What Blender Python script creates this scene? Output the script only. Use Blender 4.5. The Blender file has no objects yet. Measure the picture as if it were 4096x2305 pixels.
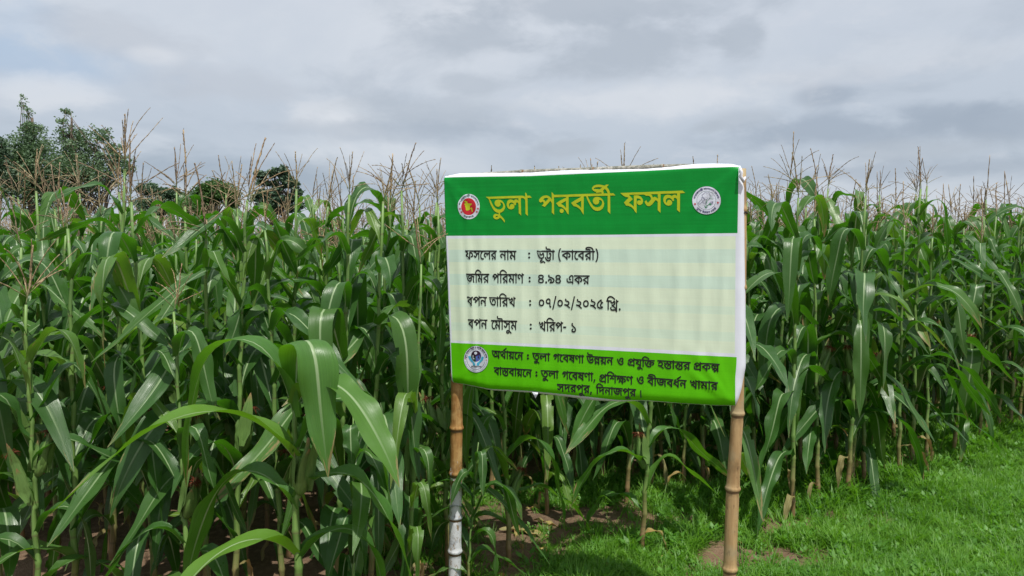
import bpy, bmesh, math, random
import numpy as np
from mathutils import Vector, Matrix, noise
from mathutils.geometry import delaunay_2d_cdt
random.seed(7); rnd = random.Random(11)
R = math.radians
scene = bpy.context.scene
COL = scene.collection

# ------------------------------------------------------------------ camera
EYE = 1.55
PITCH = math.atan(98 / 1860.0)
cam_data = bpy.data.cameras.new('camera')
cam_data.sensor_width = 36; cam_data.lens = 26; cam_data.clip_start = 0.05; cam_data.clip_end = 3000
camera = bpy.data.objects.new('camera', cam_data); COL.objects.link(camera)
camera.location = (0, 0, EYE); camera.rotation_euler = (math.pi / 2 - PITCH, 0, 0)
scene.camera = camera
F4 = 26 / 36 * 4096

def ray(px, py):
    """direction through a point of the photograph (4096 wide)"""
    x = (px - 2048) / F4; y = -(py - 1152.5) / F4
    return Vector((x, math.cos(PITCH) + y * math.sin(PITCH), -math.sin(PITCH) + y * math.cos(PITCH)))

def at(px, py, Y):
    d = ray(px, py); return Vector((0, 0, EYE)) + d * (Y / d.y)

# ------------------------------------------------------------------ world
SUN_EL, SUN_AZ = R(68), math.atan2(0.42, -0.90)      # azimuth clockwise from +Y
sun_dir = Vector((math.sin(SUN_AZ) * math.cos(SUN_EL), math.cos(SUN_AZ) * math.cos(SUN_EL), math.sin(SUN_EL)))
world = bpy.data.worlds.new('World'); scene.world = world; world.use_nodes = True
W = world.node_tree; W.nodes.clear()

class NT:
    def __init__(s, tree): s.t = tree
    def n(s, kind, **kw):
        nd = s.t.nodes.new(kind)
        ins = kw.pop('ins', {})
        for k, v in kw.items(): setattr(nd, k, v)
        for k, v in ins.items():
            if hasattr(v, 'is_output'): s.t.links.new(v, nd.inputs[k])
            else:
                if isinstance(v, tuple) and len(v) == 3 and nd.inputs[k].type == 'RGBA': v = v + (1,)
                nd.inputs[k].default_value = v
        return nd
    def math(s, op, a, b=0.0, c=0.0, clamp=False):
        return s.n('ShaderNodeMath', operation=op, use_clamp=clamp, ins={0: a, 1: b, 2: c}).outputs[0]
    def vmath(s, op, a, b=(0, 0, 0)):
        nd = s.n('ShaderNodeVectorMath', operation=op, ins={0: a, 1: b})
        return nd.outputs['Value'] if op in ('DOT_PRODUCT', 'LENGTH') else nd.outputs[0]
    def mix(s, f, a, b, blend='MIX'):
        nd = s.n('ShaderNodeMix', data_type='RGBA', blend_type=blend)
        for k, v in ((0, f), (6, a), (7, b)):
            if hasattr(v, 'is_output'): s.t.links.new(v, nd.inputs[k])
            else: nd.inputs[k].default_value = v if k == 0 else (tuple(v) + (1,))[:4]
        return nd.outputs[2]
    def ramp(s, f, a, b, lo=0.0, hi=1.0, smooth=True):
        return s.n('ShaderNodeMapRange', interpolation_type='SMOOTHSTEP' if smooth else 'LINEAR',
                   ins={0: f, 1: a, 2: b, 3: lo, 4: hi}).outputs[0]
    def noise(s, vec, scale, detail=4, rough=0.5, dist=0.0, out=0):
        return s.n('ShaderNodeTexNoise', ins={'Vector': vec, 'Scale': scale, 'Detail': detail, 'Roughness': rough,
                                              'Distortion': dist}).outputs[out]
    def sep(s, v): return s.n('ShaderNodeSeparateXYZ', ins={0: v}).outputs
    def comb(s, x, y, z): return s.n('ShaderNodeCombineXYZ', ins={0: x, 1: y, 2: z}).outputs[0]

w = NT(W)
gen = w.n('ShaderNodeTexCoord').outputs['Generated']
sky = w.n('ShaderNodeTexSky', sky_type='NISHITA', sun_disc=False, sun_elevation=SUN_EL, sun_rotation=SUN_AZ,
          altitude=30, air_density=1.2, dust_density=2.5, ozone_density=1.0).outputs[0]
d = w.vmath('NORMALIZE', gen)
X, Y, Z = w.sep(d)
zc = w.math('MAXIMUM', Z, 0.0)
inv = w.math('DIVIDE', 1.0, w.math('ADD', zc, 0.24))
flat = w.comb(w.math('MULTIPLY', X, inv), w.math('MULTIPLY', Y, inv), w.math('MULTIPLY', zc, 0.6))
warp = w.noise(flat, 2.2, 4, 0.6, out=1)
flatw = w.vmath('ADD', flat, w.vmath('SCALE', w.vmath('SUBTRACT', warp, (0.5, 0.5, 0.5))))
n1 = w.noise(flat, 0.75, 7, 0.56, 0.5)          # broad sheets of cloud
n2 = w.noise(w.vmath('ADD', flat, (7.3, 2.1, 0)), 2.1, 8, 0.58, 0.3)   # clumps
n3 = w.noise(w.vmath('ADD', flat, (1.3, 9.1, 4)), 5.5, 6, 0.6, 0.2)
elev = w.ramp(Z, 0.0, 0.40)
base = w.mix(elev, (0.49, 0.565, 0.665), (0.66, 0.71, 0.79))
light = w.ramp(n1, 0.42, 0.66)
col = w.mix(w.math('MULTIPLY', light, 0.75), base, (0.78, 0.815, 0.865))
dark = w.ramp(n2, 0.50, 0.70)
darkc = w.mix(elev, (0.33, 0.40, 0.49), (0.46, 0.515, 0.595))
col = w.mix(w.math('MULTIPLY', dark, 0.42), col, darkc)
wisp = w.ramp(n3, 0.55, 0.75)
col = w.mix(w.math('MULTIPLY', wisp, 0.30), col, (0.76, 0.775, 0.83))
# single clouds where the photograph has them: (px, py, half width, half height, kind)
def cloud(cx, cy, hw, hh, colr, amt, soft=0.45):
    global col
    c = ray(cx * 1.59, cy * 1.59).normalized()
    rt = Vector((c.y, -c.x, 0)).normalized(); up = rt.cross(c)
    a = w.math('DIVIDE', w.vmath('DOT_PRODUCT', d, tuple(rt)), hw / 1860)
    b = w.math('DIVIDE', w.vmath('DOT_PRODUCT', d, tuple(up)), hh / 1860)
    fr = w.math('GREATER_THAN', w.vmath('DOT_PRODUCT', d, tuple(c)), 0.0)
    r2 = w.math('SQRT', w.math('ADD', w.math('MULTIPLY', a, a), w.math('MULTIPLY', b, b)))
    e = w.math('ADD', r2, w.math('MULTIPLY', w.math('SUBTRACT', cn, 0.5), 2.3))
    m = w.math('MULTIPLY', w.math('MULTIPLY', w.ramp(e, 1.30, 0.40 - 0.2 * soft), amt), fr)
    col = w.mix(m, col, colr)
cn = w.noise(w.vmath('MULTIPLY', d, (12.0, 12.0, 25.0)), 1.0, 7, 0.58, 0.2)
G1, G2, G3 = (0.47, 0.525, 0.60), (0.38, 0.445, 0.54), (0.56, 0.60, 0.67)
BL, WH = (0.42, 0.56, 0.75), (0.82, 0.84, 0.88)
cloud(60, 150, 230, 60, BL, 0.6); cloud(40, 60, 90, 60, BL, 0.35)
cloud(130, 230, 130, 45, WH, 0.6); cloud(300, 95, 160, 45, G3, 0.6); cloud(390, 140, 55, 22, WH, 0.45)
cloud(560, 215, 220, 45, G3, 0.55); cloud(820, 300, 110, 45, WH, 0.6)
cloud(1180, 90, 150, 60, G1, 0.75); cloud(1560, 130, 230, 75, G1, 0.85); cloud(1500, 20, 420, 40, G1, 0.8)
cloud(1200, 210, 110, 30, G1, 0.6); cloud(1860, 100, 55, 60, G1, 0.75); cloud(1080, 290, 230, 45, G1, 0.6)
cloud(980, 330, 360, 30, G2, 0.45)
cloud(2070, 240, 75, 26, G2, 0.85); cloud(1870, 300, 90, 30, G1, 0.6); cloud(2330, 285, 130, 30, G2, 0.8)
cloud(2120, 330, 300, 40, G2, 0.85); cloud(2540, 310, 90, 50, G2, 0.8); cloud(1440, 375, 90, 25, G1, 0.7)
cloud(1790, 322, 45, 17, G1, 0.7); cloud(2250, 385, 260, 28, G1, 0.6); cloud(2200, 430, 600, 24, G2, 0.55)
cloud(2080, 195, 160, 25, G3, 0.4); cloud(1650, 250, 320, 45, WH, 0.5); cloud(2250, 150, 260, 40, WH, 0.25)
cloud(600, 440, 700, 45, (0.33, 0.41, 0.51), 0.5)
skyb = w.mix(0.90, w.vmath('SCALE', sky), col)
sk = [n for n in W.nodes if n.type == 'VECT_MATH' and n.operation == 'SCALE']
sk[-1].inputs['Scale'].default_value = 0.10
sk[0].inputs['Scale'].default_value = 0.5
below = w.ramp(Z, -0.02, 0.0)
final = w.mix(below, (0.12, 0.13, 0.08), skyb)
bg = w.n('ShaderNodeBackground', ins={'Color': final, 'Strength': 1.0})
W.links.new(bg.outputs[0], w.n('ShaderNodeOutputWorld').inputs[0])
world.cycles.sampling_method = 'MANUAL'; world.cycles.sample_map_resolution = 512

# ------------------------------------------------------------------ sun
sl = bpy.data.lights.new('sun', 'SUN'); sl.energy = 5.0; sl.angle = R(0.6); sl.color = (1.0, 0.965, 0.90)
sun = bpy.data.objects.new('sun', sl); COL.objects.link(sun)
sun.rotation_euler = sun_dir.to_track_quat('Z', 'Y').to_euler(); sun.location = (0, 0, 20)
scene.view_settings.view_transform = 'Standard'; scene.view_settings.look = 'None'
scene.view_settings.exposure = 0.0; scene.view_settings.gamma = 1.0; scene.view_settings.use_curve_mapping = False
scene.cycles.max_bounces = 8; scene.cycles.transparent_max_bounces = 8; scene.cycles.use_denoising = True

# ------------------------------------------------------------------ helpers
def tag(o, label=None, cat=None, group=None, kind=None):
    for k, v in (('label', label), ('category', cat), ('group', group), ('kind', kind)):
        if v: o[k] = v
    return o
def mesh(name, verts, faces, uvs=None, smooth=True, mats=(), mi=None):
    me = bpy.data.meshes.new(name); me.from_pydata([tuple(v) for v in verts], [], faces)
    if uvs is not None:
        l = me.uv_layers.new(name='UVMap'); idx = np.empty(len(me.loops), dtype=np.int32)
        me.loops.foreach_get('vertex_index', idx)
        l.data.foreach_set('uv', np.asarray(uvs, dtype=np.float32)[idx].ravel())
    if smooth: me.polygons.foreach_set('use_smooth', [True] * len(me.polygons))
    for m in mats: me.materials.append(m)
    if mi is not None: me.polygons.foreach_set('material_index', mi)
    me.update(); return me
def obj(name, me, parent=None, loc=(0, 0, 0), rot=(0, 0, 0), sc=1.0):
    o = bpy.data.objects.new(name, me); COL.objects.link(o)
    if parent: o.parent = parent
    o.location = loc; o.rotation_euler = rot
    o.scale = (sc, sc, sc) if isinstance(sc, (int, float)) else sc
    return o
def empty(name, loc, rz=0.0):
    o = bpy.data.objects.new(name, None); COL.objects.link(o); o.location = loc; o.rotation_euler = (0, 0, rz)
    o.empty_display_size = 0.1; return o
def tube(pts, rad, k=6, closed_ends=True):
    """tube mesh data along points; rad list"""
    V = []; Fc = []; UV = []
    n = len(pts); ref = Vector((0.13, 0.99, 0.05))
    for i, p in enumerate(pts):
        t = (Vector(pts[min(i + 1, n - 1)]) - Vector(pts[max(i - 1, 0)])).normalized()
        a = t.cross(ref)
        if a.length < 0.05: a = t.cross(Vector((1, 0, 0)))
        a.normalize(); b = t.cross(a)
        for j in range(k):
            th = 2 * math.pi * j / k
            V.append(Vector(p) + (a * math.cos(th) + b * math.sin(th)) * rad[i]); UV.append((j / k, i / max(1, n - 1)))
    for i in range(n - 1):
        for j in range(k):
            Fc.append((i * k + j, i * k + (j + 1) % k, (i + 1) * k + (j + 1) % k, (i + 1) * k + j))
    if closed_ends:
        Fc.append(tuple(range(k))[::-1]); Fc.append(tuple((n - 1) * k + j for j in range(k)))
    return V, Fc, UV
class Acc:
    """collects pieces into one mesh"""
    def __init__(s): s.V = []; s.F = []; s.U = []; s.M = []
    def add(s, V, Fc, U=None, m=0, mat=None):
        o = len(s.V); s.V += [mat @ Vector(v) if mat else v for v in V]; s.F += [tuple(i + o for i in f) for f in Fc]
        s.U += list(U) if U is not None else [(0, 0)] * len(V); s.M += [m] * len(Fc)
    def me(s, name, mats, smooth=True): return mesh(name, s.V, s.F, s.U, smooth, mats, s.M)

# ------------------------------------------------------------------ materials
def material(name):
    m = bpy.data.materials.new(name); m.use_nodes = True; m.node_tree.nodes.clear(); return m, NT(m.node_tree)
def finish(m, t, shader, disp=None):
    o = t.n('ShaderNodeOutputMaterial'); t.t.links.new(shader, o.inputs[0]); return m
def bump(t, h, strength=0.3, dist=0.01):
    return t.n('ShaderNodeBump', ins={'Height': h, 'Strength': strength, 'Distance': dist}).outputs[0]
def plain(name, colr, rough=0.6, var=0.25, scale=8.0, spec=0.4, bmp=0.0):
    m, t = material(name); oc = t.n('ShaderNodeTexCoord').outputs['Object']
    n = t.noise(oc, scale, 5, 0.6)
    c = t.mix(t.math('MULTIPLY', t.ramp(n, 0.3, 0.7), var), colr, tuple(x * 0.45 for x in colr))
    ins = {'Base Color': c, 'Roughness': rough, 'Specular IOR Level': spec}
    if bmp: ins['Normal'] = bump(t, n, bmp)
    return finish(m, t, t.n('ShaderNodeBsdfPrincipled', ins=ins).outputs[0])

def leaf_material(name, base, dark, trans, dry=0.0, rib=(0.42, 0.52, 0.30), gloss=0.36, brown=(0.33, 0.20, 0.08)):
    m, t = material(name)
    tc = t.n('ShaderNodeTexCoord'); uv = tc.outputs['UV']; oc = tc.outputs['Object']
    U, Vv, _ = t.sep(uv)                       # U across -1..1 stored as 0..1, V along
    c = t.math('ABSOLUTE', t.math('SUBTRACT', t.math('MULTIPLY', U, 2.0), 1.0))
    rn = t.n('ShaderNodeObjectInfo').outputs['Random']
    rn2 = t.math('FRACT', t.math('MULTIPLY', rn, 17.31))
    big = t.noise(oc, 6.0, 3, 0.6)
    veins = t.noise(t.comb(t.math('MULTIPLY', U, 34.0), t.math('MULTIPLY', Vv, 1.2), rn), 1.0, 3, 0.7)
    colr = t.mix(t.ramp(big, 0.35, 0.68), base, dark)
    colr = t.mix(t.math('MULTIPLY', t.ramp(veins, 0.42, 0.62), 0.45), colr, tuple(min(1, x * 1.7) for x in base))
    colr = t.mix(t.math('MULTIPLY', t.math('POWER', rn2, 3.0), 0.8), colr, (base[0] * 3.0, base[1] * 2.1, base[2] * 1.0))
    # pale specks and scratches
    sp = t.noise(t.comb(t.math('MULTIPLY', U, 30.0), t.math('MULTIPLY', Vv, 22.0), t.math('MULTIPLY', rn, 50.0)), 1.0, 4, 0.8)
    colr = t.mix(t.math('MULTIPLY', t.ramp(sp, 0.66, 0.74), 0.55), colr, (0.33, 0.36, 0.20))
    ribm = t.ramp(c, 0.105, 0.055)
    ribm = t.math('MULTIPLY', ribm, t.ramp(Vv, 1.0, 0.35, 0.15, 0.95))
    colr = t.mix(ribm, colr, rib)
    # dried margins, tips and streaks
    dn = t.noise(t.comb(t.math('MULTIPLY', U, 5.0), t.math('MULTIPLY', Vv, 5.0), t.math('MULTIPLY', rn, 90.0)), 1.0, 5, 0.65)
    edge = t.math('ADD', t.math('MULTIPLY', c, 0.12), t.math('MULTIPLY', t.math('POWER', Vv, 4.0), 0.30))
    dm = t.ramp(t.math('ADD', t.math('ADD', dn, edge), t.math('MULTIPLY', rn, 0.10)), 0.92 - dry, 0.97 - dry)
    colr = t.mix(dm, colr, t.mix(t.ramp(sp, 0.4, 0.6), brown, (0.45, 0.33, 0.17)))
    hgt = t.math('ADD', t.math('MULTIPLY', veins, 0.7), t.math('MULTIPLY', t.ramp(c, 0.0, 0.10), 0.5))
    nrm = bump(t, hgt, 0.35, 0.004)
    rg = t.ramp(t.noise(oc, 30.0, 3), 0.3, 0.7, gloss - 0.05, gloss + 0.12)
    geo = t.n('ShaderNodeNewGeometry').outputs['Backfacing']
    colb = t.mix(t.math('MULTIPLY', geo, 0.5), colr, (0.050, 0.125, 0.030))
    p = t.n('ShaderNodeBsdfPrincipled', ins={'Base Color': colb, 'Roughness': rg, 'Specular IOR Level': 0.36, 'Normal': nrm})
    tl = t.n('ShaderNodeBsdfTranslucent', ins={'Color': t.mix(dm, trans, (0.40, 0.25, 0.09)), 'Normal': nrm})
    mx = t.n('ShaderNodeMixShader', ins={0: t.ramp(ribm, 0, 1, 0.24, 0.06), 1: p.outputs[0], 2: tl.outputs[0]})
    return finish(m, t, mx.outputs[0])
M_LEAF = leaf_material('corn_leaf', (0.025, 0.071, 0.014), (0.010, 0.034, 0.008), (0.11, 0.40, 0.010), gloss=0.32)
M_LEAF2 = leaf_material('corn_leaf_yellowing', (0.075, 0.155, 0.03), (0.040, 0.10, 0.02), (0.20, 0.48, 0.02), dry=0.12, gloss=0.33)
M_LEAFB = leaf_material('corn_leaf_bright', (0.055, 0.150, 0.020), (0.030, 0.095, 0.014), (0.18, 0.50, 0.012), dry=0.05)
M_LEAFD = leaf_material('corn_leaf_dry', (0.30, 0.20, 0.09), (0.18, 0.11, 0.05), (0.35, 0.22, 0.07), dry=0.35, rib=(0.4, 0.3, 0.18), gloss=0.7)

m, t = material('corn_stalk'); tc = t.n('ShaderNodeTexCoord'); oc = tc.outputs['Object']; zz = t.sep(oc)[2]
n = t.noise(t.vmath('MULTIPLY', oc, (60, 60, 4)), 1.0, 4, 0.6)
c = t.mix(t.ramp(n, 0.35, 0.7), (0.15, 0.26, 0.06), (0.09, 0.17, 0.045))
c = t.mix(t.ramp(t.math('ADD', zz, t.math('MULTIPLY', n, 0.35)), 0.62, 0.22), c, (0.24, 0.15, 0.075))
wv = t.math('FRACT', t.math('MULTIPLY', zz, 1 / 0.145))
c = t.mix(t.math('MULTIPLY', t.ramp(wv, 0.10, 0.02), 0.6), c, (0.12, 0.10, 0.05))
M_STALK = finish(m, t, t.n('ShaderNodeBsdfPrincipled', ins={'Base Color': c, 'Roughness': 0.45, 'Specular IOR Level': 0.4,
                 'Normal': bump(t, n, 0.3, 0.003)}).outputs[0])

m, t = material('corn_tassel'); tc = t.n('ShaderNodeTexCoord'); oc = tc.outputs['Object']
rn = t.n('ShaderNodeObjectInfo').outputs['Random']; n = t.noise(oc, 90.0, 3, 0.7); n2 = t.noise(oc, 9.0, 2, 0.5)
c = t.mix(rn, (0.34, 0.235, 0.13), (0.34, 0.29, 0.175))
c = t.mix(t.math('MULTIPLY', t.ramp(t.math('FRACT', t.math('MULTIPLY', rn, 7.7)), 0.55, 0.95), 0.7), c, (0.20, 0.145, 0.11))
c = t.mix(t.ramp(n, 0.42, 0.66), c, (0.14, 0.09, 0.055))
c = t.mix(t.math('MULTIPLY', t.ramp(n2, 0.5, 0.65), 0.55), c, (0.58, 0.46, 0.28))
c = t.mix(t.ramp(t.sep(oc)[2], 0.10, 0.0), c, (0.16, 0.22, 0.09))
M_TASSEL = finish(m, t, t.n('ShaderNodeBsdfPrincipled', ins={'Base Color': c, 'Roughness': 0.75, 'Specular IOR Level': 0.2}).outputs[0])

m, t = material('ear_husk'); tc = t.n('ShaderNodeTexCoord'); oc = tc.outputs['Object']; UVs = t.sep(tc.outputs['UV'])
n = t.noise(t.comb(t.math('MULTIPLY', UVs[0], 40.0), t.math('MULTIPLY', UVs[1], 2.0), 0.0), 1.0, 4, 0.6)
c = t.mix(t.ramp(n, 0.35, 0.7), (0.13, 0.235, 0.05), (0.075, 0.15, 0.035))
c = t.mix(t.ramp(t.math('ADD', UVs[1], t.math('MULTIPLY', n, 0.3)), 0.95, 1.2), c, (0.28, 0.15, 0.07))
M_HUSK = finish(m, t, t.n('ShaderNodeBsdfPrincipled', ins={'Base Color': c, 'Roughness': 0.48, 'Normal': bump(t, n, 0.5, 0.004)}).outputs[0])
M_SILK = plain('corn_silk', (0.16, 0.045, 0.02), 0.8, 0.6, 60.0, 0.2)

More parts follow.
